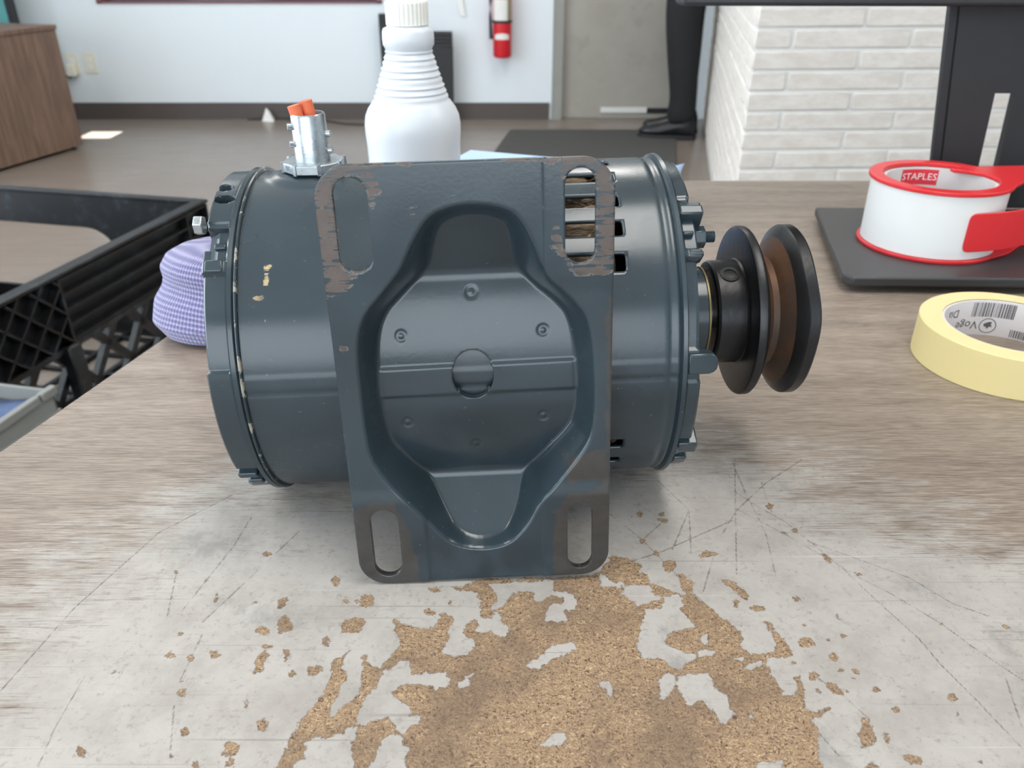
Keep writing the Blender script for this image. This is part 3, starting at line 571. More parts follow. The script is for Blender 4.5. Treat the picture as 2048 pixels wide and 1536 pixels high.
for fp in SCRATCH:
    P = np.array(pairs(fp, .1)); mn = P.min(0) - 4; mx = P.max(0) + 4
    m = (X > mn[0]) & (X < mx[0]) & (Y > mn[1]) & (Y < mx[1])
    if m.any(): scr[m] = np.minimum(scr[m], line_dist(P, X[m], Y[m]))
rr = np.hypot((X / 1e3 - .015) / .235, (Y / 1e3 - .17) / .20)
fade = np.clip((1.35 - rr) / .7, 0, 1)
nx, ny = Xg.shape
V = np.stack([Xg.ravel() - TO.x, Yg.ravel() - TO.y, np.full(nx * ny, -FZ)], 1)
idx = np.arange(nx * ny).reshape(nx, ny)
F = np.stack([idx[:-1, :-1].ravel(), idx[1:, :-1].ravel(), idx[1:, 1:].ravel(), idx[:-1, 1:].ravel()], 1)
me = mesh_np('tabletop', V, F, M_TABLE, {'wear': wear, 'scratch': scr, 'fade': fade})
finish('tabletop', me, table, smooth=False)
outl = [(xl(YN), YN), (XRT, YN), (XRT, YFAR), (xl(YFAR), YFAR)]
mb = MB(); n = 4
v = [(x - TO.x, y - TO.y, -FZ - .0002) for x, y in outl] + [(x - TO.x, y - TO.y, -FZ - .03) for x, y in outl]
mb.add(v, [(i, (i + 4), (i + 1) % 4 + 4, (i + 1) % 4) for i in range(4)] + [(4, 7, 6, 5)])
mb.build('edge_band', M_EDGE, table)
for x, y in ((-.22, -.22), (1.22, -.22), (1.22, .80), (.0, .80)):
    MB().box((x - TO.x - .025, y - TO.y - .025, 0), (x - TO.x + .025, y - TO.y + .025, -FZ - .03)).build('leg', M_STEEL_LEG, table, bevel=.003)
MB().box((-.2 - TO.x, -.235 - TO.y, -FZ - .10), (1.22 - TO.x, -.205 - TO.y, -FZ - .03)).build('apron', M_STEEL_LEG, table)
MB().box((.0 - TO.x, .785 - TO.y, -FZ - .10), (1.22 - TO.x, .815 - TO.y, -FZ - .03)).build('apron', M_STEEL_LEG, table)

# ---------------------------------------------------------------- electric motor
mot = thing('electric_motor', 'dark blue-grey electric motor lying on its side on the worn table', 'motor')
MR = Matrix(((0.9988827, -0.0364168, -0.0301186), (0.0390332, 0.9950481, 0.0914097), (0.0266406, -0.0924832, 0.9953578)))
mot.matrix_world = Matrix.Translation((-0.01083, 0.25671, .0017)) @ MR.to_4x4()
AD, AZ, RS = .0862, .0803, .0708      # axis behind the base plate, axis height, shell radius
AX = Matrix.Translation((0, AD, AZ)) @ Matrix.Rotation(PI / 2, 4, 'Y')   # local z of a lathe -> motor axis (+x)

# --- stamped mounting base
HW, HH = .0499, .165
OUT = chaikin([(u * 1e-3, v * 1e-3) for u, v in [(-20.6,137.8),(-13.9,147.8),(-5.4,151.2),(3.0,151.8),(11.4,150.5),(18.0,147.4),(23.7,136.1),(27.0,125.3),(36.6,116.8),(42.8,108.1),(44.8,86.7),(44.5,64.2),(40.4,54.8),(30.7,42.1),(23.8,34.6),(18.7,23.4),(10.5,14.4),(-1.6,12.7),(-12.5,15.7),(-18.9,23.1),(-26.1,32.7),(-37.5,46.7),(-42.6,57.8),(-42.8,82.7),(-42.6,102.3),(-38.9,113.5),(-31.5,121.4),(-24.7,129.2)]], 2)
def plate_sdf(X, Y):
    r = .011
    qx = np.abs(X) - (HW - r); qy = np.abs(Y - HH / 2) - (HH / 2 - r)
    d = np.hypot(np.maximum(qx, 0), np.maximum(qy, 0)) + np.minimum(np.maximum(qx, qy), 0) - r
    for (x, y0, y1, r) in ((-.0383, .1287, .1610, .0057), (.0383, .1290, .1616, .0052), (-.0383, .0034, .0342, .0055), (.0384, .0030, .0338, .0049)):
        d = np.maximum(d, -capsule(X, Y, x, y0, y1, r))
    e = np.hypot((X + .001) / .0079, (Y - .0842) / .0098)
    return np.maximum(d, -(e - 1) * .0086)
Xp, Yp, Fp = grid_cut(-HW - .001, HW + .001, -.001, HH + .001, .0006, plate_sdf)
def smin(a, b, k):
    h = np.clip(.5 + .5 * (b - a) / k, 0, 1); return b * (1 - h) + a * h - k * h * (1 - h)
def sst(x, a, b):
    t = np.clip((x - a) / (b - a), 0, 1); return t * t * (3 - 2 * t)
dv = Yp - AZ
gap = AD - np.sqrt(np.maximum(RS ** 2 - dv ** 2, .0009)) - .0034
gap = .0120 + (gap - .0120) * .65
ramp = .0207 - (np.abs(dv) - .042) * np.where(dv > 0, .0145, .0168) / .0245
flo = smin(gap, ramp, .0035)
di = np.maximum(-poly_sdf(OUT, Xp, Yp), 0)
kw = 3.0 + 1.2 * sst(-dv, .026, .042) - .5 * sst(dv, .036, .052)
wall = kw * di * di / (di + .0030)
dep = smin(flo, wall, .0030) * sst(di, 0, .0012)
inner = sst(di, .005, .008)
vb = Yp - .0005 * Xp / .04
dep -= .0008 * sst(vb, .0762, .0775) * (1 - sst(vb, .0878, .0893)) * inner
for (u, v_) in ((-.2,115.0),(-27.0,100.3),(26.0,100.4),(-27.2,65.0),(25.5,65.5),(-1.2,53.2)):
    q = np.hypot(Xp - u * 1e-3, Yp - v_ * 1e-3); dep += .00045 * np.exp(-((q - .0016) / .0006) ** 2)
# corner pads and soft bends
dep -= .0007 * sst(Xp, .0252, .0264) * sst(Yp, .118, .126) + .0006 * sst(-Xp, .0215, .0228) * (1 - sst(Yp, .036, .044)) + .0006 * sst(Xp, .0225, .0245) * (1 - sst(Yp, .036, .044))
pwear = np.full(Xp.shape, 20.0)
for fp in PWEAR[:2] + PWEAR[4:8] + PWEAR[10:]: pwear = np.minimum(pwear, poly_sdf(pairs(fp, 1e-1), Xp * 1e3, Yp * 1e3))
pgr = np.full(Xp.shape, 20.0)
for fp in PWEAR[2:4] + PWEAR[8:10]: pgr = np.minimum(pgr, poly_sdf(pairs(fp, 1e-1), Xp * 1e3, Yp * 1e3))
pwear = np.minimum(pwear, 1.0 + 2500 * np.maximum(-plate_sdf(Xp, Yp), 0))
me = mesh_np('mounting_base', np.stack([Xp, dep, Yp], 1), Fp, M_PLATE, {'wear': pwear, 'grime': pgr})
base = finish('mounting_base', me, mot, angle=60); tag(base, 'stamped steel mounting base with four slots and worn paint')
so = base.modifiers.new('thickness', 'SOLIDIFY'); so.thickness = .0030; so.offset = -1; so.use_even_offset = False
bv = base.modifiers.new('bevel', 'BEVEL'); bv.width = .0004; bv.segments = 1; bv.limit_method = 'ANGLE'; bv.angle_limit = R(60)

# --- shell with vent slots
A0, A1 = -.0890, .0790
ROWS = [71.7, 58.6, 47.3, 35.3, -29.3, -41.5, -53.5, -65.5, 84.5]
def shell_sdf(X, Y):      # X axial, Y arc length (phi * RS)
    d = np.full(X.shape, -1.0)
    for p in ROWS:
        yc = R(p) * RS; hw = .0036 if p > 0 else .0031
        qx = np.abs(X - .0465) - (.0125 - .0012); qy = np.abs(Y - yc) - (hw - .0012)
        b = np.hypot(np.maximum(qx, 0), np.maximum(qy, 0)) + np.minimum(np.maximum(qx, qy), 0) - .0012
        d = np.maximum(d, -b)
    return d
Xs, Ys, Fs = grid_cut(A0, A1, -PI * RS, PI * RS, .0011, shell_sdf)
ph = Ys / RS
swear = np.full(Xs.shape, 20.0)
for fp in SWEAR:
    P = [(a * .1, R(b * .1) * RS * 1e3) for a, b in zip(fp[::2], fp[1::2])]
    swear = np.minimum(swear, poly_sdf(P, Xs * 1e3, Ys * 1e3))
swear = swear + .6
# rolled seam line at phi ~ 2 deg
seam = Ys - R(2.0) * RS
rad = RS + .0002 * sst(Ys, R(-1.2) * RS, R(-.2) * RS) * (1 - sst(Ys, R(3.6) * RS, R(4.6) * RS)) - .0004 * np.exp(-((Ys - R(-1.6) * RS) / .0005) ** 2)
# boss under the conduit connector
bq = np.hypot(Xs + .069, Ys - R(84) * RS); rad += .0014 * (1 - sst(bq, .0105, .0165))
rad -= .0006 * np.exp(-((Xs - .0755) / .0008) ** 2)
me = mesh_np('shell', np.stack([Xs, AD - rad * np.cos(ph), AZ + rad * np.sin(ph)], 1), Fs, M_SHELL, {'wear': swear, 'grime': np.full(Xs.shape, 20.0)}, flip=False)
sh = finish('shell', me, mot, angle=60)
so = sh.modifiers.new('thickness', 'SOLIDIFY'); so.thickness = .0016; so.offset = -1
MB().lathe([(.060, -.030), (.066, -.030), (.066, .028), (.060, .028), (.034, .028), (.034, -.030)], 64, AX, close=True).build('stator_core', M_DARK, mot)
# copper winding bundle: a ring of wavy strands
mb = MB()
for k in range(3):
    prof = [(.0555 + .009 * math.cos(t), .043 + .0145 * math.sin(t)) for t in [2 * PI * i / 14 for i in range(14)]]
mb.lathe(prof, 96, AX, close=True)
for k in range(46):
    a0 = 2 * PI * k / 46; pts = []
    for i in range(9):
        t = i / 8; a = a0 + .18 * math.sin(t * 3 + k) + t * .10; r_ = .0652 + .0006 * math.sin(k * 2.1 + i * 1.3)
        pts.append((.030 + .027 * t, AD - r_ * math.cos(a), AZ + r_ * math.sin(a)))
    mb.tube(pts, .0007, 5)
mb.build('winding', M_COIL, mot)

# --- cast end bells: lathe with stepped radius round the circumference
def bell(name, prof, feats, sign, extra=None, n=720):
    """prof: (axial, r, weight of the stepped features); feats: phi0, phi1, dr, da"""
    a = np.array([p[0] for p in prof]); r0 = np.array([p[1] for p in prof]); wt = np.array([p[2] for p in prof])
    phi = np.linspace(-180, 180, n, endpoint=False); dr = np.zeros(n); da = np.zeros(n)
    for (f0, f1, q, e) in feats:
        for base_ in (0, 90, 180, 270):
            c = (phi - base_ + 540) % 360 - 180
            m = sst(c, f0 - .5, f0 + .5) * (1 - sst(c, f1 - .5, f1 + .5)); dr = dr * (1 - m) + q * m; da = da * (1 - m) + e * m
    Rg = r0[None] + wt[None] * dr[:, None]; Ag = a[None] + wt[None] * da[:, None] * sign
    Pg = np.repeat(np.radians(phi)[:, None], len(a), 1)
    if extra is not None: Rg = extra(np.degrees(Pg), Ag, Rg)
    V = np.stack([Ag, AD - Rg * np.cos(Pg), AZ + Rg * np.sin(Pg)], -1).reshape(-1, 3)
    m = len(a); idx = np.arange(n * m).reshape(n, m); nxt = np.roll(idx, -1, 0)
    F = np.stack([idx[:, :-1].ravel(), nxt[:, :-1].ravel(), nxt[:, 1:].ravel(), idx[:, 1:].ravel()], 1)
    if sign > 0: F = F[:, ::-1]
    return finish(name, mesh_np(name, V, F, M_BELL), mot, angle=38)
def band(a0, a1, r, n, w0=1): return [(a0 + (a1 - a0) * i / (n - 1), r, w0) for i in range(n)]
profL = [(-.0880, .0690, 0), (-.0896, .0712, 0), (-.0902, .0722, 0), (-.0918, .0725, 0), (-.0925, .0716, 0), (-.0927, .0704, .6)] + band(-.0930, -.1005, .0700, 13) + [(-.1012, .0694, 1), (-.1016, .0684, .8), (-.1018, .066, .2), (-.1022, .052, 0), (-.106, .040, 0), (-.108, .024, 0), (-.109, .019, 0), (-.109, .0001, 0)]
def ovals(P, A, Rg):
    for (a_, p_) in ((-.0990, 73.5), (-.0972, 66.3), (-.0985, -106), (-.0985, 253)):
        q = np.hypot((A - a_) / .0040, (P - p_) * math.pi / 180 * RS / .0026)
        Rg = Rg - .0065 * (1 - sst(q, .72, 1.0)) * (np.abs(Rg - .069) < .006)
    return Rg
bell('end_bell', profL, [(-35, 6, .0011, .0006), (6, 36.6, -.0002, 0), (36.6, 41.2, .0016, .0004), (41.2, 53.4, -.0022, -.0034), (53.4, 55.0, .0000, .0004)], -1, ovals)
profR = [(.0780, .0690, 0), (.0792, .0712, 0), (.0797, .0721, 0), (.0812, .0724, 0), (.0818, .0716, 0), (.0820, .0700, .5)] + band(.0823, .0865, .0690, 8) + [(.0872, .0684, 1), (.0875, .0674, .6), (.0875, .058, 0), (.082, .056, 0), (.070, .054, 0), (.068, .030, 0), (.068, .016, 0)]
bell('end_bell', profR, [(-30, -4, .0006, .0004), (7, 36.0, -.0014, -.0010), (36.0, 39.5, .0010, .0018), (40, 52, -.0018, .0010), (52, 57, .0016, .0038)], 1)
for (a0, a1, m) in ((-.0886, -.0900, 1), ):
    MB().lathe([(.0711, -.0896), (.0721, -.0893), (.0724, -.0888), (.0721, -.0883), (.0709, -.0881)], 160, AX).build('chipped_lip', M_LIP, mot)
def at(a, r, phi): return Vector((a, AD - r * math.cos(R(phi)), AZ + r * math.sin(R(phi))))
def cast(name, mb, m=None, **k): return mb.build(name, m or M_BELL, mot, **k)
def rbox(a0, a1, r0, r1, p0, p1):
    """block bounded by axial, radial and angular limits"""
    v = [at(a, r, p) for a in (a0, a1) for r, p in ((r0, p0), (r1, p0), (r1, p1), (r0, p1))]
    return MB().add(v, [(0, 1, 2, 3), (7, 6, 5, 4), (0, 4, 5, 1), (1, 5, 6, 2), (2, 6, 7, 3), (3, 7, 4, 0)])
def rb(name, *a, bevel=.0008): return cast(name, rbox(*a), bevel=bevel)
rb('lug', -.1006, -.0935, .066, .0722, 36.9, 41.0)
rb('rib', -.0985, -.0935, .064, .0692, 46.0, 48.3)
rb('lug', -.1035, -.0990, .060, .0660, 42.0, 47.5)
rb('lug', -.1016, -.0935, .066, .0728, -39.5, -36.5)
rb('lug', -.0995, -.0935, .064, .0722, -47.5, -44.0)
rb('lug', .0820, .0915, .062, .0712, 51.5, 55.2)
rb('rib', .0822, .0895, .062, .0702, 36.6, 38.6)
rb('rib', .0822, .0868, .062, .0698, 44.5, 46.0)
rb('foot_lug', .0822, .0905, .062, .0712, -36, -31)
rb('foot_lug', .0822, .0880, .062, .0716, -46, -41)
# rounded tab on the shaft side
tabp = [(.0820, -.0042), (.0905, -.0042), (.0922, -.0036), (.0934, -.0024), (.0938, -.0008), (.0936, .0016), (.0928, .0032), (.0912, .0042), (.0820, .0042)]
mb = MB(); P0 = at(0, 1, 2.2) - at(0, 0, 0); Tn = Vector((0, P0.z, -P0.y)) * -1
ctr = at(0, .0640, 2.2); nrm = (at(0, .07, 2.2) - at(0, .064, 2.2)).normalized(); tng = Vector((0, -nrm.z, nrm.y))
if tng.z < 0: tng = -tng
n_ = len(tabp); v = [ctr + Vector((a, 0, 0)) + tng * b for a, b in tabp] + [ctr + Vector((a, 0, 0)) + tng * b + nrm * .0066 for a, b in tabp]
mb.add(v, [tuple(range(n_)), tuple(reversed(range(n_, 2 * n_)))] + [(i, n_ + i, n_ + (i + 1) % n_, (i + 1) % n_) for i in range(n_)])
cast('bracket_tab', mb, bevel=.0008)
def hexa(r): return [(r * math.cos(PI / 3 * i + .3), r * math.sin(PI / 3 * i + .3)) for i in range(6)]
def bolt(name, pos, d, r, L, m, stud=0):
    M4 = Matrix.Translation(pos) @ Vector((d, 0, 0)).to_track_quat('Z', 'Y').to_matrix().to_4x4()
    o = MB().prism(hexa(r), 0, L, M4).build(name, m, mot, bevel=.0004)
    if stud:
        th = MB(); prof = [(.0021 + (.0003 if i % 2 else 0), L + stud * i / 10) for i in range(11)]
        th.lathe(prof, 14, M4); th.disc_cap(.0022, L + stud, 14, True, M4); th.build('threaded_stud', m, o)
    return o
bolt('bolt_head', (-.1012, AD - .0455, AZ + .0585), -1, .0038, .0034, M_ZINC)
bolt('nut', (.0885, AD - .0400, AZ + .0452), 1, .0045, .0046, M_BELL, .0040)
bolt('nut', (.0885, AD + .0452, AZ + .0400), 1, .0045, .0046, M_BELL, .0040)
bolt('bolt_head', (-.1012, AD + .0585, AZ + .0455), -1, .0048, .0042, M_STEEL)
# bearing hub with spokes inside the shaft-side bell
mb = MB().lathe([(.0079, .066), (.0235, .066), (.0235, .090), (.0205, .0925), (.0205, .1035), (.0079, .1035)], 48, AX, close=True)
for k in range(8):
    a = PI / 4 * k + .2; u = Vector((0, -math.cos(a), math.sin(a))); t = Vector((0, math.sin(a), math.cos(a)))
    p = Vector((0, AD, AZ)); c = []
    for ax_ in (.070, .083):
        for rr_, hw_ in ((.018, .0025), (.057, .0035)):
            c += [p + Vector((ax_, 0, 0)) + u * rr_ - t * hw_, p + Vector((ax_, 0, 0)) + u * rr_ + t * hw_]
    mb.add(c, [(0, 1, 3, 2), (4, 6, 7, 5), (0, 4, 5, 1), (2, 3, 7, 6), (0, 2, 6, 4), (1, 5, 7, 3)])
mb.build('bearing_hub', M_BELL, mot)
MB().lathe([(.0200, .1030), (.0212, .1032), (.0212, .1040), (.0200, .1040)], 48, AX, close=True).build('bearing_ring', M_BRASS, mot)
MB().lathe([(.0001, -.10), (.0079, -.10), (.0079, .1455), (.0001, .1455)], 24, AX).build('shaft', M_STEEL, mot)
# V-belt pulley
mb = MB(); NP = 200
mb.lathe([(.0079, .1080), (.0190, .1080), (.0200, .1066), (.0215, .1063), (.0232, .1068), (.0238, .1078), (.0238, .1192), (.0245, .1200), (.0375, .1196), (.0386, .1199), (.0390, .1207), (.0390, .1230), (.0384, .1238), (.0350, .1256)], NP, AX)
mb.cur = 1; mb.lathe([(.0350, .1256), (.0260, .1298), (.0252, .1302), (.0252, .1330), (.0262, .1337), (.0335, .1372)], NP, AX); mb.cur = 0
prof = [(.0335, .1372), (.0384, .1397), (.0389, .1404), (.0390, .1440), (.0384, .1448), (.0300, .1448), (.0240, .1430), (.0150, .1430), (.0079, .1440)]
mb.lathe(prof, NP, AX)
# bruised outer rim
vv = mb.v
for i, p in enumerate(vv):
    r_ = math.hypot(p[1] - AD, p[2] - AZ); phi = math.degrees(math.atan2(p[2] - AZ, -(p[1] - AD)))
    if p[0] > .1390 and r_ > .034:
        k = math.exp(-((phi - 10) / 20) ** 2); vv[i] = (p[0] + .0013 * k, p[1], p[2])
pul = mb.build('pulley', [M_BLACKMETAL, M_RUST], mot, angle=30); tag(pul, 'black V-belt pulley with rusted groove')
ss = at(.1135, .0232, 62); sn = (at(0, 1, 62) - at(0, 0, 62)).normalized()
M4 = Matrix.Translation(ss) @ sn.to_track_quat('Z', 'Y').to_matrix().to_4x4()
MB().lathe([(.0028, -.004), (.0028, .0009), (.0044, .0009), (.0047, -.0006)], 24, M4).disc_cap(.0028, -.003, 24, True, M4).build('set_screw_hole', M_BLACKMETAL, pul)
# conduit connector with two orange wires
cp = Vector((-.0648, AD - .0730 * math.cos(R(86)), AZ + .0730 * math.sin(R(86))))
up = (MR.transposed() @ Vector((-.02, .0, 1))).normalized()
CM = Matrix.Translation(cp) @ up.to_track_quat('Z', 'Y').to_matrix().to_4x4()
def c_(mb, name, m, **k): return mb.build(name, m, con, **k)
con = MB().lathe([(.0060, .001), (.0073, .001), (.0070, .0215), (.0066, .0222), (.0060, .0222), (.0059, .0200), (.0059, .006)], 40, CM).build('conduit_connector', M_ZINC, mot)
tag(con, 'zinc conduit connector with set screws on top of the motor')
oct_ = [(.0132 * math.cos(PI / 4 * i + .25), .0132 * math.sin(PI / 4 * i + .25)) for i in range(8)]
c_(MB().prism(oct_, -.0006, .0034, CM), 'locknut', M_ZINC, bevel=.0005)
for i in range(8):
    a = PI / 4 * i + .25
    c_(MB().box((-.0007, -.0007, -.0006), (.0007, .0007, .0037), CM @ Matrix.Translation((.0128 * math.cos(a), .0128 * math.sin(a), 0)) @ Matrix.Rotation(a, 4, 'Z')), 'locknut_lug', M_ZINC)
for (ang, h) in ((-2.85, .0175), (-2.85, .0105), (-.25, .0140), (-.25, .0072)):
    ang += 0
    q0 = CM @ Vector((.0060 * math.cos(ang), .0060 * math.sin(ang), h)); q1 = CM @ Vector((.0088 * math.cos(ang), .0088 * math.sin(ang), h))
    c_(MB().cyl(q0, q1, .0014, 14), 'set_screw', M_ZINC, bevel=.0004)
for (x, y, h, tx) in ((-.0024, -.0012, .0255, -.22), (.0016, .0016, .0268, -.16)):
    q0 = CM @ Vector((x + .0012, y, .008)); q1 = CM @ Vector((x + tx * .012, y, h))
    w_ = MB().cyl(q0, q1, .0026, 16).build('wire', M_ORANGE, mot, bevel=.0004)
    tag(w_, 'cut-off orange insulated wire end')
# ---------------------------------------------------------------- things on the table
# spray bottle body with ribbed shoulder
bot = thing('plastic_bottle', 'white translucent plastic bottle with ribbed shoulder and ribbed cap behind the motor', 'bottle', (-.0700, .600, 0))
prof = [(.0001, .0015), (.028, .0), (.0318, .0025), (.0332, .008), (.0333, .05), (.0327, .085), (.0330, .100), (.0336, .108), (.0337, .114), (.0328, .120), (.0306, .125), (.0280, .1285)]
for i in range(25):
    t = i / 24; z = .1295 + .0325 * t; r = .0268 + (.0157 - .0268) * (t ** .92)
    prof.append((r + .00065 * math.cos(2 * PI * t * 9), z))
prof += [(.0156, .1630), (.0162, .1645), (.0173, .1662), (.0175, .1700), (.0173, .1742), (.0166, .1762), (.0140, .1775), (.0130, .1790), (.0130, .188), (.0105, .188)]
MB().lathe(prof, 72).build('bottle_body', M_HDPE, bot, angle=50)
mb = MB(); n = 120; zc_ = [(.1786, .0), (.1790, 1), (.1905, 1), (.1920, .4), (.1930, 0)]
v = []; f = []
for i in range(n):
    a = 2 * PI * i / n; k = .00045 if (i // 2) % 2 else 0
    for z, wgt in zc_: v.append(((.0143 - (k if 0 < wgt else 0) - (.0008 if z > .192 else 0)) * math.cos(a), (.0143 - (k if 0 < wgt else 0) - (.0008 if z > .192 else 0)) * math.sin(a), z))
m = len(zc_)
for i in range(n):
    j = (i + 1) % n
    for k in range(m - 1): f.append((i * m + k, j * m + k, j * m + k + 1, i * m + k + 1))
f.append(tuple(i * m + m - 1 for i in range(n))); f.append(tuple(reversed([i * m for i in range(n)])))
mb.add(v, f); mb.build('cap', M_CAP, bot, angle=25)

# pale blue paper stack
A_, B_ = Vector((-.0421, .8368)), Vector((.1515, .7609)); e = (B_ - A_).normalized(); nn_ = Vector((e.y, -e.x))
pad = thing('paper_stack', 'pale blue paper stack lying behind the motor beside the bottle', 'paper', (.02, .72, 0))
def pp(s_, t_): q = A_ + e * s_ + nn_ * t_; return (q.x - .02, q.y - .72)
L_ = (B_ - A_).length
for i in range(4):
    o_ = .0012 * (i % 2)
    MB().prism([pp(o_, o_), pp(L_ - o_, 0), pp(L_ - .002, .05), pp(L_ - .002 - o_, .135), pp(o_, .135)], .0108 * i, .0108 * i + .0106).build('paper_sheet', M_PAPER, pad, bevel=.0006)
mb = MB(); v = []; f = []
for i in range(9):
    for j in range(13):
        s__ = L_ - .04 + .046 * i / 8; t__ = -.004 + .06 * j / 12
        q = A_ + e * s__ + nn_ * t__; v.append((q.x - .02, q.y - .72, .0432 + .0022 * (1 + math.sin(i * .9 + j * .7)) * (i / 8) - .012 * max(0, (i - 6) / 2) * (j / 12)))
for i in range(8):
    for j in range(12): f.append((i * 13 + j, i * 13 + j + 1, (i + 1) * 13 + j + 1, (i + 1) * 13 + j))
o = mb.add(v, f).build('crumpled_sheet', M_PAPER, pad); so = o.modifiers.new('t', 'SOLIDIFY'); so.thickness = .0004

# lavender knitted glove bundle at the table edge
kg = thing('knit_glove', 'lavender knitted glove bundled on the table edge beside the motor', 'glove', (-.180, .505, 0))
nu, nv = 72, 40; v = []; uv = []
for i in range(nu + 1):
    for j in range(nv + 1):
        a = 2 * PI * i / nu; t = j / nv
        th = PI * (t - .5)
        zz = .061 * t; hw_ = float(np.interp(zz, [0, .003, .012, .025, .033, .038, .045, .052, .057, .0598, .061], [.040, .053, .0575, .052, .0455, .0440, .0450, .0405, .031, .017, .0005]))
        if j == 0: hw_ = .001
        lobe = 1 + .03 * math.sin(a * 3 + 1 + t * 3) + .02 * math.sin(a * 5 + t * 7)
        x = hw_ * lobe * math.cos(a); y = .70 * hw_ * lobe * math.sin(a); z = .0006 + zz
        # pinch between the cuff lobe on top and the finger lobe below, bottom flattened on the table
        v.append((x, y, z)); uv.append((i / nu, t + .16 * math.sin(a + .9)))
f = []; 
for i in range(nu):
    for j in range(nv): f.append((i * (nv + 1) + j, (i + 1) * (nv + 1) + j, (i + 1) * (nv + 1) + j + 1, i * (nv + 1) + j + 1))
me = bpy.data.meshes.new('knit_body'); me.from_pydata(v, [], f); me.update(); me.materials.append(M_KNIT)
ul = me.uv_layers.new(name='UVMap')
for lp in me.loops: ul.data[lp.index].uv = uv[lp.vertex_index]
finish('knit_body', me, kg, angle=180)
# monitor on a flat stand
mon = thing('computer_monitor', 'black computer monitor on a slotted column and flat dark base', 'monitor', (.43, .655, 0), (0, 0, R(-1.5)))
def ML(x, y): return (x - .43, y - .655)
basep = [ML(.2750, .735), ML(.2450, .566), ML(.2500, .5585), ML(.585, .5585), ML(.590, .566), ML(.575, .735)]
MB().prism(basep, .0055, .0130).build('stand_base', M_MONBASE, mon, bevel=.0015)
MB().prism([ML(.287, .728), ML(.262, .580), ML(.570, .580), ML(.563, .728)], .0, .0060).build('base_foot', M_BLACKP, mon)
# column made of two legs and a bridge, cable slot between them
def col_leg(x0b, x1b, x0t, x1t, z0, z1, y0, y1):
    v = [(*ML(x0b, y0), z0), (*ML(x1b, y0), z0), (*ML(x1b, y1), z0), (*ML(x0b, y1), z0), (*ML(x0t, y0), z1), (*ML(x1t, y0), z1), (*ML(x1t, y1), z1), (*ML(x0t, y1), z1)]
    return MB().add(v, [(0, 3, 2, 1), (4, 5, 6, 7), (0, 1, 5, 4), (1, 2, 6, 5), (2, 3, 7, 6), (3, 0, 4, 7)])
def xle(z): return .3800 - .0165 * z / .13
YC0, YC1 = .740, .748
mb = col_leg(xle(.012) + .008, .4160, xle(.112) + .008, .4120, .012, .112, YC0, YC1)
k = col_leg(xle(.112) + .008, .515, xle(.30) + .008, .52, .112, .30, YC0, YC1); mb.add(k.v, k.f)
k = col_leg(.4330, .515, .4290, .515, .012, .112, YC0, YC1); mb.add(k.v, k.f)
mb.build('stand_column', M_MON, mon)
col_leg(xle(.012), xle(.012) + .0082, xle(.30), xle(.30) + .0082, .012, .30, YC0 + .002, YC1).build('column_edge', M_MON, mon, bevel=.001)
MB().prism([(*ML(.1290, .700),), ML(.131, .6930), ML(.699, .6930), ML(.701, .700), ML(.701, .722), ML(.129, .722)], .1828, .520).build('housing', M_MON, mon, bevel=.003, seg=3)
MB().box((*ML(.145, .6915), .205), (*ML(.685, .6932), .505)).build('screen', M_SCREEN, mon)

# packing tape in a red dispenser on the monitor base
disp = thing('tape_dispenser', 'red plastic tape dispenser holding a white packing tape roll on the monitor base', 'tape dispenser', (.333, .6400, .0131))
TR = .0495
MB().lathe([(.0400, .0030), (TR, .0030), (TR, .0505), (.0400, .0505)], 96, close=True).build('tape_roll', M_TAPEW, disp, angle=40)
cor = MB().lathe([(.0385, .0030), (.0400, .0030), (.0400, .0510), (.0385, .0510)], 96, close=True).build('tape_core', M_CORE, disp, angle=40)
def ring_handle(r_out, r_in, pts, z0, z1, n=64):
    """flat red cheek: ring with a handle outline on the right"""
    mb = MB(); o = []; i_ = []
    for k in range(n):
        a = 2 * PI * k / n; i_.append((r_in * math.cos(a), r_in * math.sin(a))); r = r_out
        o.append((r * math.cos(a), r * math.sin(a)))
    v = [(x, y, z) for z in (z0, z1) for x, y in o + i_]; f = []
    for k in range(n):
        j = (k + 1) % n
        f += [(k, n + k, n + j, j), (2 * n + k, 2 * n + j, 3 * n + j, 3 * n + k), (k, j, 2 * n + j, 2 * n + k), (n + k, 3 * n + k, 3 * n + j, n + j)]
    mb.add(v, f); mb.prism(pts, z0 + .0002, z1 - .0002)
    return mb
ring_handle(.0520, .0415, [(.0195, .0200), (.0190, .0250), (.0300, .0295), (.0810, .0335), (.130, .0350), (.130, .006), (.0720, .000), (.0520, -.020), (.0440, -.0275), (.0405, -.010), (.0370, .0070), (.0290, .0150)], .0510, .0540).build('top_cheek', M_RED, disp, bevel=.0006)
ring_handle(.0520, .0415, [(.0300, .0330), (.0260, .0440), (.100, .0440), (.130, .040), (.130, .000), (.0720, -.010), (.0520, -.030), (.0300, -.0424), (.0420, -.010)], .0, .0026).build('bottom_cheek', M_RED, disp, bevel=.0006)
mb = MB(); v = []; f = []   # curved front guard panel
for i in range(19):
    t = (0, .004, .012, .025, .045)[i] if i < 5 else .045 + .955 * (i - 4) / 14
    x = .0030 + .105 * t; y = -.0505 - .0015 * math.sin(t * 3) + .05 * t * t
    cr_ = (.0060, .0034, .0016, .0005, 0)[i] if i < 5 else 0
    zb_ = .0090 + .004 * t + cr_; zt_ = .0385 + .004 * t - cr_ * .8
    x -= .0035 * (1 - min(1, t / .05)) * 0
    v += [(x, y, zb_), (x, y, zt_), (x + .0008, y + .0022, zt_), (x + .0008, y + .0022, zb_)]
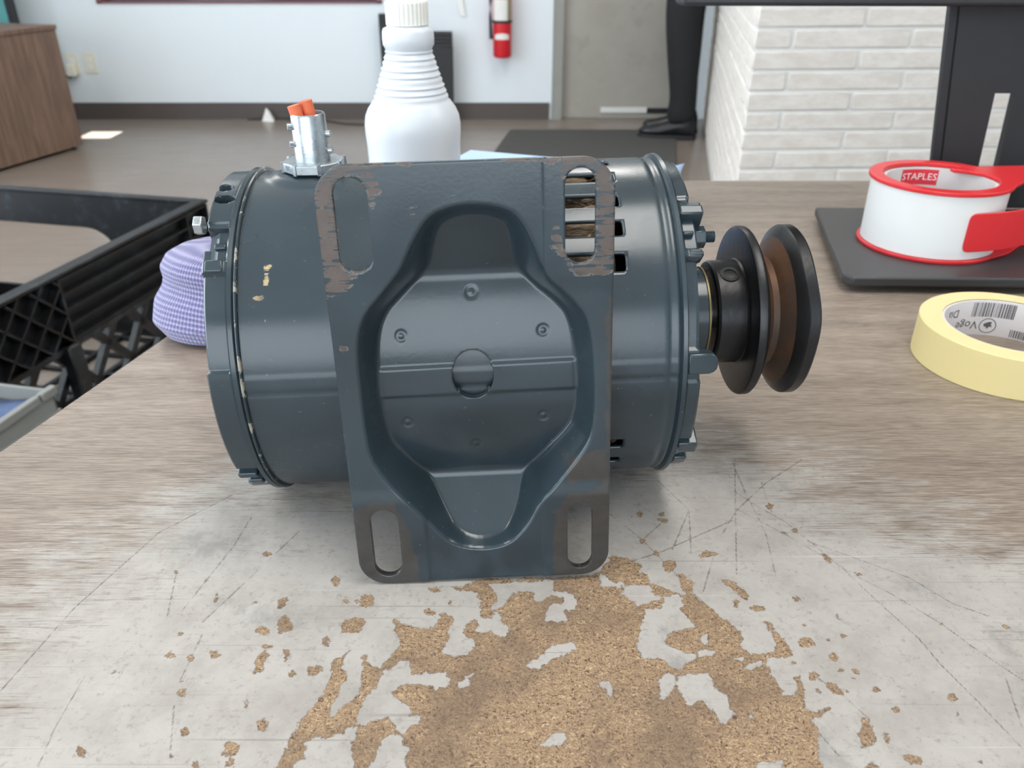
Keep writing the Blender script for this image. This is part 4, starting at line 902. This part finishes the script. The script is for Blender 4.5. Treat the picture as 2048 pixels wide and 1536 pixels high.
for i in range(18):
    for k in range(4): f.append((i * 4 + k, (i + 1) * 4 + k, (i + 1) * 4 + (k + 1) % 4, i * 4 + (k + 1) % 4))
f += [(0, 1, 2, 3), (75, 74, 73, 72)]
MB().add(v, f).build('front_guard', M_RED, disp, bevel=.0005)
MB().box((.112, -.012, .0026), (.130, .040, .051)).build('grip_post', M_RED, disp, bevel=.003)
def wrap(v, r, a0, z0, flip=False, sgn=-1):
    """bend flat lettering on to the inside of a core: x runs along the wall"""
    out = []
    for x, y, z in v:
        a = a0 + sgn * x / r; out.append((r * math.cos(a), r * math.sin(a), z0 + y))
    return out
# red core label with white brand lettering, on the far inner wall
lw, lh = .0300, .0125; v = []; f = []
for i in range(13):
    for y in (0, lh): v.append((-lw / 2 + lw * i / 12, y, 0))
for i in range(12): f.append((i * 2, (i + 1) * 2, (i + 1) * 2 + 1, i * 2 + 1))
lab = MB().add(wrap(v, .0383, R(88), .0370), f).build('core_label', M_LABELRED, disp)
tv, tf = text_mesh('STAPLES', .0078); mx = max(p[0] for p in tv)
MB().add(wrap([(p[0] - mx / 2, p[1] * 1.0, 0) for p in tv], .0381, R(88), .0370 + .0040), tf).build('label_lettering', M_LABELWHITE, lab)

# masking tape roll
mk = thing('masking_tape', 'cream masking tape roll with printed card core lying on the table', 'tape', (.3030, .4545, 0))
mb = MB(); RO, RI, TH_ = .0526, .0396, .0245
mb.lathe([(RI, 0), (RO - .0004, 0), (RO, .0004), (RO, TH_ - .0004), (RO - .0004, TH_)], 128)
mb.cur = 1; mb.lathe([(RO - .0004, TH_), (RI, TH_)], 128); mb.cur = 0
mb.build('tape_winding', [M_MASK, M_MASKT], mk, angle=40)
cr = MB().lathe([(RI - .0014, 0), (RI, 0), (RI, TH_ - .0004), (RI - .0014, TH_ - .0004)], 128, close=True).build('card_core', M_CORE, mk, angle=40)
RW = RI - .00155
LG = 1.25
def up_text(t, size, ang, z):      # printed upside down on the far inner wall
    tv, tf = text_mesh(t, size)
    return MB().add(wrap([(-p[0], -p[1], 0) for p in tv], RW, ang, z), tf)
up_text('Voge', .0080, R(88), .0098).build('core_lettering', M_INK, cr)
up_text('Dia', .0078, R(112), .0190).build('core_lettering', M_INK, cr)
mb = MB(); x = 0; random.seed(3)
while x < .0255:
    b = random.choice((.00025, .0004, .0006, .0009))
    mb.add(wrap([(x, 0, 0), (x + b, 0, 0), (x + b, .0098, 0), (x, .0098, 0)], RW, R(97), .0130), [(0, 1, 2, 3)]); x += b + random.choice((.0003, .0005, .0007))
mb.build('barcode', M_INK, cr)
mb = MB(); x = 0
while x < .012:
    b = random.choice((.0003, .0005, .0008))
    mb.add(wrap([(x, 0, 0), (x + b, 0, 0), (x + b, .0052, 0), (x, .0052, 0)], RW, R(58), .0010), [(0, 1, 2, 3)]); x += b + random.choice((.0004, .0006))
mb.build('barcode', M_INK, cr)
# round emblem with a small leaping figure
mb = MB(); ringv = []; ringf = []; n = 28; cx, cy = .0042, .0028
for i in range(n):
    a = 2 * PI * i / n; ringv += [(cx + .0052 * math.cos(a), cy + .0052 * math.sin(a), 0), (cx + .0047 * math.cos(a), cy + .0047 * math.sin(a), 0)]
for i in range(n): j = (i + 1) % n; ringf.append((2 * i, 2 * j, 2 * j + 1, 2 * i + 1))
mb.add(wrap(ringv, RW, R(85), .0040), ringf)
blob = [(-.0020, .0008), (-.0008, .0016), (.0006, .0022), (.0018, .0020), (.0014, .0008), (.0022, -.0004), (.0008, -.0006), (.0000, -.0018), (-.0006, -.0006), (-.0016, -.0004)]
mb.add(wrap([(cx + a * 1.3, cy + b * 1.3, 0) for a, b in blob], RW, R(85), .0040), [tuple(range(len(blob)))])
mb.build('emblem', M_INK, cr)

# ---------------------------------------------------------------- beside the table, on the floor
CL, CW, CHT = .85, .80, .40
crate = thing('plastic_crate', 'black ribbed plastic crate with lattice lower sides standing beside the table', 'crate', (-.966, 1.2155, FZ), (0, 0, R(77.0)))
TW = .012; ZS = .255   # lower edge of the solid upper wall
# right (near) wall: solid sheet, ribs, divider, diamond ribs, lattice
MB().box((.0, .010, ZS), (CL, .016, CHT - .008)).build('side_wall', M_CRATE, crate)
for k in range(5):
    z = ZS + .004 + k * .0315
    MB().box((.312, -.010, z), (CL - .015, .011, z + .0045)).build('rib', M_CRATE, crate)
for x in (.306, CL - .10, CL - .012): MB().box((x, -.010, ZS), (x + .006, .011, CHT - .01)).build('divider', M_CRATE, crate)
def bar2(p, q, hw, y0, y1):
    """flat bar in the x-z plane from p to q"""
    d = Vector((q[0] - p[0], q[1] - p[1])); d.normalize(); nx_, nz_ = -d.y * hw, d.x * hw
    v = [(p[0] + nx_, y, p[1] + nz_) for y in (y0, y1)] + [(p[0] - nx_, y, p[1] - nz_) for y in (y0, y1)] + [(q[0] + nx_, y, q[1] + nz_) for y in (y0, y1)] + [(q[0] - nx_, y, q[1] - nz_) for y in (y0, y1)]
    return MB().add(v, [(0, 1, 3, 2), (4, 6, 7, 5), (0, 4, 5, 1), (2, 3, 7, 6), (0, 2, 6, 4), (1, 5, 7, 3)])
def clip(p, q, x0, x1, z0, z1):
    t0, t1 = 0., 1.; d = (q[0] - p[0], q[1] - p[1])
    for (o, dd, lo, hi) in ((p[0], d[0], x0, x1), (p[1], d[1], z0, z1)):
        if abs(dd) < 1e-9: continue
        a, b = (lo - o) / dd, (hi - o) / dd
        if a > b: a, b = b, a
        t0, t1 = max(t0, a), min(t1, b)
    if t1 - t0 < .02: return None
    return (p[0] + d[0] * t0, p[1] + d[1] * t0), (p[0] + d[0] * t1, p[1] + d[1] * t1)
for i in range(-3, 8):
    for sg in (1, -1):
        x = .062 * i
        c = clip((x, ZS), (x + sg * .15, CHT), .0, .306, ZS, CHT - .01)
        if c: bar2(*c, .0022, -.010, .011).build('diagonal_rib', M_CRATE, crate)
for i in range(-3, 14):
    for sg in (1, -1):
        x = .118 * i
        c = clip((x, .012), (x + sg * .22, ZS), .0, CL, .012, ZS)
        if c: bar2(*c, (.0085), .000, .014).build('lattice_bar', M_CRATE, crate)
MB().box((0, -.006, ZS - .012), (CL, .016, ZS)).build('wall_rail', M_CRATE, crate)
MB().box((0, -.004, .0), (CL, .014, .014)).build('bottom_rail', M_CRATE, crate)
mb = MB(); pts = [(.300, -.004, ZS), (.292, -.014, ZS - .05), (.286, -.018, ZS - .12), (.290, -.014, .01)]
v = []; f = []
for x, y, z in pts: v += [(x - .018, y - .012, z), (x + .018, y - .012, z), (x + .018, y + .016, z), (x - .018, y + .016, z)]
for i in range(3):
    for k in range(4): f.append((i * 4 + k, i * 4 + (k + 1) % 4, (i + 1) * 4 + (k + 1) % 4, (i + 1) * 4 + k))
mb.add(v, f + [(3, 2, 1, 0), (12, 13, 14, 15)]); mb.build('strut', M_CRATE, crate, bevel=.005)
# far wall with hand hole
hx0, hx1, hz0, hz1 = .33, .66, .12, .305
hole = [(hx0 + .05 * 0, hz0), ] 
mb = MB()
mb.box((CL - .014, 0, hz1), (CL - .004, CW, CHT - .008)); mb.box((CL - .014, 0, 0), (CL - .004, hx0 - .06, hz1)); mb.box((CL - .014, hx1 + .04, 0), (CL - .004, CW, hz1)); mb.box((CL - .014, hx0 - .06, 0), (CL - .004, hx1 + .04, hz0))
def corner_fill(yc, zc_, sy, sz, r):
    pts = [(yc, zc_)] + [(yc + sy * r * (1 - math.cos(t)), zc_ + sz * r * (1 - math.sin(t))) for t in [PI / 2 * i / 8 for i in range(9)]]
    v = [(x, y, z) for x in (CL - .014, CL - .004) for y, z in pts]; n = len(pts)
    mb.add(v, [tuple(range(n)), tuple(reversed(range(n, 2 * n)))] + [(i, (i + 1) % n, n + (i + 1) % n, n + i) for i in range(n)])
corner_fill(hx0 - .06, hz1, 1, -1, .085); corner_fill(hx1 + .04, hz1, -1, -1, .08)
mb.build('end_wall', M_CRATE, crate)
MB().box((0, CW - .014, 0), (CL, CW - .004, CHT - .15)).box((0, CW - .014, CHT - .03), (CL, CW - .004, CHT - .008)).build('side_wall', M_CRATE, crate)
MB().box((.004, 0, 0), (.014, CW, CHT - .008)).build('end_wall', M_CRATE, crate)
for y in [.1 * i for i in range(1, 8)]: MB().box((.01, y - .006, 0), (CL - .01, y + .006, .012)).build('floor_bar', M_CRATE, crate)
for x in [.1 * i for i in range(1, 9)]: MB().box((x - .006, .01, 0.001), (x + .006, CW - .01, .011)).build('floor_bar', M_CRATE, crate)
rm = MB().box((-.006, -.010, CHT - .008), (CL + .002, .020, CHT)).box((CL - .022, .020, CHT - .008), (CL + .002, CW - .02, CHT)).box((-.006, CW - .02, CHT - .008), (CL + .002, CW + .006, CHT)).box((-.006, .02, CHT - .008), (.022, CW - .02, CHT))
rm.build('rim', M_CRATE, crate, bevel=.002)

# grey tote with blue contents
tote = thing('grey_tote', 'light grey plastic tote with blue contents on the floor by the table', 'tote', (-.745, 1.095, FZ), (0, 0, R(77.7)))
TL, TWd, THt = .35, .30, .35
t_ = .006
mb = MB(); x1 = .058
mb.box((x1 - TL, 0, 0), (x1, t_, THt)).box((x1 - TL, TWd - t_, 0), (x1, TWd, THt)).box((x1 - TL, 0, 0), (x1 - TL + t_, TWd, THt)).box((x1 - t_, 0, 0), (x1, TWd, THt - .004)).box((x1 - TL, 0, 0), (x1, TWd, t_))
mb.build('tote_body', M_TOTE, tote, bevel=.0015)
MB().box((x1 - TL - .004, -.006, THt - .012), (x1 - .035, t_, THt + .002)).box((x1 - .028, -.006, THt - .012), (x1 + .004, t_, THt + .002)).build('tote_rim', M_TOTE, tote, bevel=.002)
MB().box((x1 - TL - .0, -.004, THt - .045), (x1 + .002, 0.001, THt - .040)).build('tote_rib', M_TOTE, tote)
mb = MB(); v = []; f = []; n = 14
for i in range(n):
    for j in range(n): v.append((x1 - TL + .01 + (TL - .02) * i / (n - 1), .01 + (TWd - .02) * j / (n - 1), THt - .022 + .006 * math.sin(i * 1.1) * math.cos(j * .9)))
for i in range(n - 1):
    for j in range(n - 1): f.append((i * n + j, (i + 1) * n + j, (i + 1) * n + j + 1, i * n + j + 1))
tb = MB().add(v, f).build('blue_cloth', M_BLUE, None, angle=180)
tb.parent = None; tb.matrix_world = Matrix.Translation((-.745, 1.095, FZ)) @ Matrix.Rotation(R(77.7), 4, 'Z')
so = tb.modifiers.new('t', 'SOLIDIFY'); so.thickness = .30; so.offset = -1
tag(tb, 'crumpled blue printed cloth filling the grey tote', 'cloth')

# ---------------------------------------------------------------- far side of the room
# low brown cabinet
ca = Vector((-2.258, 4.421, FZ)); cang = math.atan2(.5237, .1576)
cab = thing('low_cabinet', 'low brown wood cabinet standing near the white wall', 'cabinet', tuple(ca), (0, 0, cang))
MB().box((-1.2, .0, .015), (0, .48, .575)).build('carcass', M_WOOD, cab, bevel=.002)
MB().box((-1.21, -.006, .575), (.006, .49, .597)).build('cabinet_top', M_WOOD, cab, bevel=.003)
for x, y in ((-.04, .03), (-.04, .45), (-1.16, .03), (-1.16, .45)): MB().cyl((x, y, 0), (x, y, .016), .015).build('foot', M_BLACKP, cab)
# teal partition panel
pt = thing('partition_panel', 'teal fabric partition panel with black edge behind the brown cabinet', 'partition', (-2.95, 4.93, FZ))
MB().box((-.24, -.015, .04), (.200, .015, 1.1)).build('fabric_panel', M_TEAL, pt, bevel=.004)
MB().box((.200, -.02, .0), (.236, .02, 1.12)).box((-.24, -.02, 1.10), (.2, .02, 1.12)).box((-.24, -.02, .0), (.2, .02, .04)).build('panel_frame', M_BLACKP, pt)
# wall outlets
def outlet(x, z, label, plug):
    t = thing('wall_outlet', label, 'outlet', (x, YB, z))
    MB().box((-.036, -.006, -.058), (.036, 0, .058)).build('cover_plate', M_IVORY, t, bevel=.002)
    for dz in (-.02, .02): MB().box((-.017, -.009, dz - .014), (.017, -.005, dz + .014)).build('socket', M_WHITEP, t, bevel=.002)
    if plug:
        MB().box((-.03, -.045, -.065), (.02, -.009, .0)).build('plug', M_IVORY, t, bevel=.004)
        MB().tube([(-.005, -.03, -.06), (-.02, -.035, -.075), (-.07, -.03, -.045), (-.13, -.03, -.035)], .005, 6).build('plug_cord', M_BLACKP, t)
outlet(-2.600, -.435, 'ivory wall outlet with a plugged-in adaptor above the baseboard', True)
outlet(-2.498, -.430, 'plain ivory wall outlet with nothing plugged in', False)
# folded black panel leaning by the wall
fp = thing('folded_panel', 'black folded upright panel standing against the white wall behind the bottle', 'panel', (-.545, 5.13, FZ))
MB().box((-.215, -.02, .0), (-.06, .02, .593)).build('tall_leaf', M_PANEL, fp, bevel=.004)
MB().box((-.205, -.026, .545), (-.07, -.02, .58)).build('leaf_cap', M_BLACKP, fp)
v = [(-.07, -.055, 0), (.198, -.045, 0), (.198, -.015, 0), (-.07, -.02, 0), (-.07, -.055, .44), (.205, -.045, .42), (.205, -.015, .42), (-.07, -.02, .44)]
MB().add(v, BF).build('short_leaf', M_PANEL, fp, bevel=.004)
mb = MB()
for k in range(4): mb.cyl((.02, -.03, .425 + .02 * k), (.203, -.03, .425 + .02 * k), .018, 14)
mb.build('ribbed_roll', M_BLACKP, fp)
# hanging clear strip
mb = MB(); pts = [(0, 0, .30), (.004, -.004, .20), (.014, -.006, .10), (.026, -.006, .03), (.034, -.005, .004)]
v = []; f = []
for x, y, z in pts: v += [(x - .016, y, z), (x + .016, y - .002, z), (x + .016, y + .001, z), (x - .016, y + .003, z)]
for i in range(4):
    for k in range(4): f.append((i * 4 + k, i * 4 + (k + 1) % 4, (i + 1) * 4 + (k + 1) % 4, (i + 1) * 4 + k))
o = mb.add(v, f + [(3, 2, 1, 0), (16, 17, 18, 19)]).build('hanging_strip', M_WHITEP); o.location = (-.315, YB - .006, -.178)
tag(o, 'white plastic strip hanging on the wall left of the fire extinguisher', 'strip')
# fire extinguisher
ex = thing('fire_extinguisher', 'red fire extinguisher with white labels hanging on the white wall', 'extinguisher', (-.056, YB - .070, -.39))
MB().lathe([(.0001, .0), (.044, .0), (.051, .006), (.0535, .014), (.0535, .300), (.050, .325), (.038, .345), (.020, .356), (.016, .372), (.0001, .372)], 40).build('cylinder', M_EXT, ex)
def sticker(a0, a1, z0, z1, name, m=M_LABEL, r=.0540, wave=False):
    n = 16; v = []; f = []
    for i in range(n + 1):
        a = R(a0 + (a1 - a0) * i / n); k = .008 * math.sin(PI * i / n) if wave else 0
        v += [(r * math.cos(a), r * math.sin(a), z0), (r * math.cos(a), r * math.sin(a), z1 + k)]
    for i in range(n): f.append((2 * i, 2 * i + 2, 2 * i + 3, 2 * i + 1))
    MB().add(v, f).build(name, m, ex)
sticker(-155, -35, .200, .310, 'instruction_label'); sticker(-55, -25, .2, .31, 'side_label', plain('label_olive', (150, 150, 120), .6), .0542)
sticker(-140, -45, .100, .125, 'brand_label', wave=True)
MB().lathe([(.0545, .186), (.057, .186), (.057, .200), (.0545, .200)], 40, close=True).build('strap', M_BLACKP, ex)
MB().tube([(-.005, 0, .36), (-.05, 0, .36), (-.066, -.01, .30), (-.068, -.01, .22), (-.064, -.01, .10)], [.008, .008, .008, .008, .011], 10).build('hose', M_BLACKP, ex)
MB().cyl((0, 0, .372), (0, 0, .395), .014).box((-.012, -.06, .395), (.012, .02, .408)).box((-.010, -.065, .418), (.010, .02, .426)).build('valve_handle', M_BLACKP, ex)
MB().box((-.02, .045, .05), (.02, .070, .30)).build('wall_bracket', M_BLACKP, ex)
# floor mat, paper scrap, cord
o = MB().prism([(-.18, 3.70), (-.012, 4.845), (.935, 4.845), (.745, 3.70)], 0, .009).build('floor_mat', M_MAT, bevel=.003); o.location = (0, 0, FZ)
tag(o, 'dark grey entrance mat lying on the floor before the door', 'mat')
v = [(-.035, -.02, 0), (.04, -.03, 0), (.03, .03, 0), (-.03, .025, 0), (-.006, .0, .075), (.012, .01, .05)]
o = MB().add(v, [(0, 3, 2, 1), (0, 1, 4), (1, 5, 4), (1, 2, 5), (2, 3, 4), (2, 4, 5), (3, 0, 4)]).build('paper_scrap', M_LABEL, smooth=False); o.location = (-1.470, 5.140, FZ)
tag(o, 'small white cone-shaped paper scrap by the dark baseboard', 'paper')
pts = [(-1.60, 5.15), (-1.55, 5.16), (-1.46, 5.175), (-1.30, 5.17), (-1.20, 5.165), (-1.10, 5.10), (-.99, 5.02), (-.85, 4.99), (-.70, 5.02), (-.60, 5.04)]
o = MB().tube([(x, y, .005) for x, y in pts], .005, 7).build('power_cord', M_BLACKP); o.location = (0, 0, FZ)
tag(o, 'thin black power cord lying on the floor along the baseboard', 'cord')

# ---------------------------------------------------------------- person: lower body in dark trousers, standing side-on by the door
per = thing('person', 'person in black trousers and black leather shoes standing side-on by the door', 'person', (.925, 4.70, FZ))
def skin(name, pts, edges, mat, root=0, sub=2):
    me = bpy.data.meshes.new(name); me.from_pydata([p[0] for p in pts], edges, []); me.update(); me.materials.append(mat)
    o = bpy.data.objects.new(name, me); col.objects.link(o); o.parent = per
    md = o.modifiers.new('skin', 'SKIN'); md.use_smooth_shade = True
    for i, p in enumerate(pts):
        sv = me.skin_vertices[0].data[i]; sv.radius = p[1]; sv.use_root = (i == root)
    sb = o.modifiers.new('sub', 'SUBSURF'); sb.levels = sub; sb.render_levels = sub
    return o
# x: left is the walking direction; trousers drape to the shoe
T1 = [((.0, .03, 1.08), (.17, .13)), ((.0, .03, .96), (.18, .15)), ((-.02, -.06, .86), (.125, .115)), ((-.045, -.07, .62), (.100, .095)), ((-.030, -.07, .46), (.092, .085)), ((-.012, -.07, .30), (.084, .08)), ((-.002, -.07, .19), (.076, .075)), ((-.012, -.07, .135), (.088, .076)), ((.008, -.07, .085), (.080, .070)),
      ((.02, .11, .86), (.12, .115)), ((.015, .12, .62), (.095, .09)), ((.030, .12, .46), (.082, .080)), ((.036, .12, .30), (.074, .074)), ((.036, .12, .16), (.070, .07)), ((.036, .12, .09), (.070, .068))]
skin('trousers', T1, [(0, 1), (1, 2), (2, 3), (3, 4), (4, 5), (5, 6), (6, 7), (7, 8), (1, 9), (9, 10), (10, 11), (11, 12), (12, 13), (13, 14)], M_TROUSER, 1)
def shoe(ox, oy, yaw):
    prof = [(-.215, .010, .020, .028), (-.200, .030, .010, .048), (-.150, .043, .0, .058), (-.100, .045, .0, .068), (-.050, .040, .004, .088), (.000, .036, .006, .112), (.045, .036, .0, .118), (.078, .030, .0, .105), (.088, .012, .002, .07)]
    v = []; f = []; n = 14
    for x, hw_, z0, z1 in prof:
        for k in range(n):
            a = 2 * PI * k / n; c, s_ = math.cos(a), math.sin(a)
            v.append((x, hw_ * c * (1 if s_ < 0 else .92 - .25 * s_), (z0 + z1) / 2 + (z1 - z0) / 2 * (abs(s_) ** (.6 if s_ < 0 else 1)) * (1 if s_ > 0 else -1)))
    for i in range(len(prof) - 1):
        for k in range(n): f.append((i * n + k, i * n + (k + 1) % n, (i + 1) * n + (k + 1) % n, (i + 1) * n + k))
    f += [tuple(range(n)), tuple(reversed(range((len(prof) - 1) * n, len(prof) * n)))]
    M4 = Matrix.Translation((ox, oy, .014)) @ Matrix.Rotation(yaw, 4, 'Z')
    o = MB().add(v, [tuple(reversed(q)) for q in f], M4).build('shoe', M_SHOE, per, angle=70)
    sole = []
    for x, w_ in ((-.222, .012), (-.20, .036), (-.15, .047), (-.09, .048), (-.03, .040), (.04, .039), (.082, .034), (.094, .014)): sole.append((x, -w_))
    sole = sole + [(x, -y) for x, y in reversed(sole)]
    MB().prism(sole, -.0139, .010, M4).build('sole', M_BLACKP, o, bevel=.003)
shoe(-.015, -.07, R(-12)); shoe(.035, .12, R(-8))
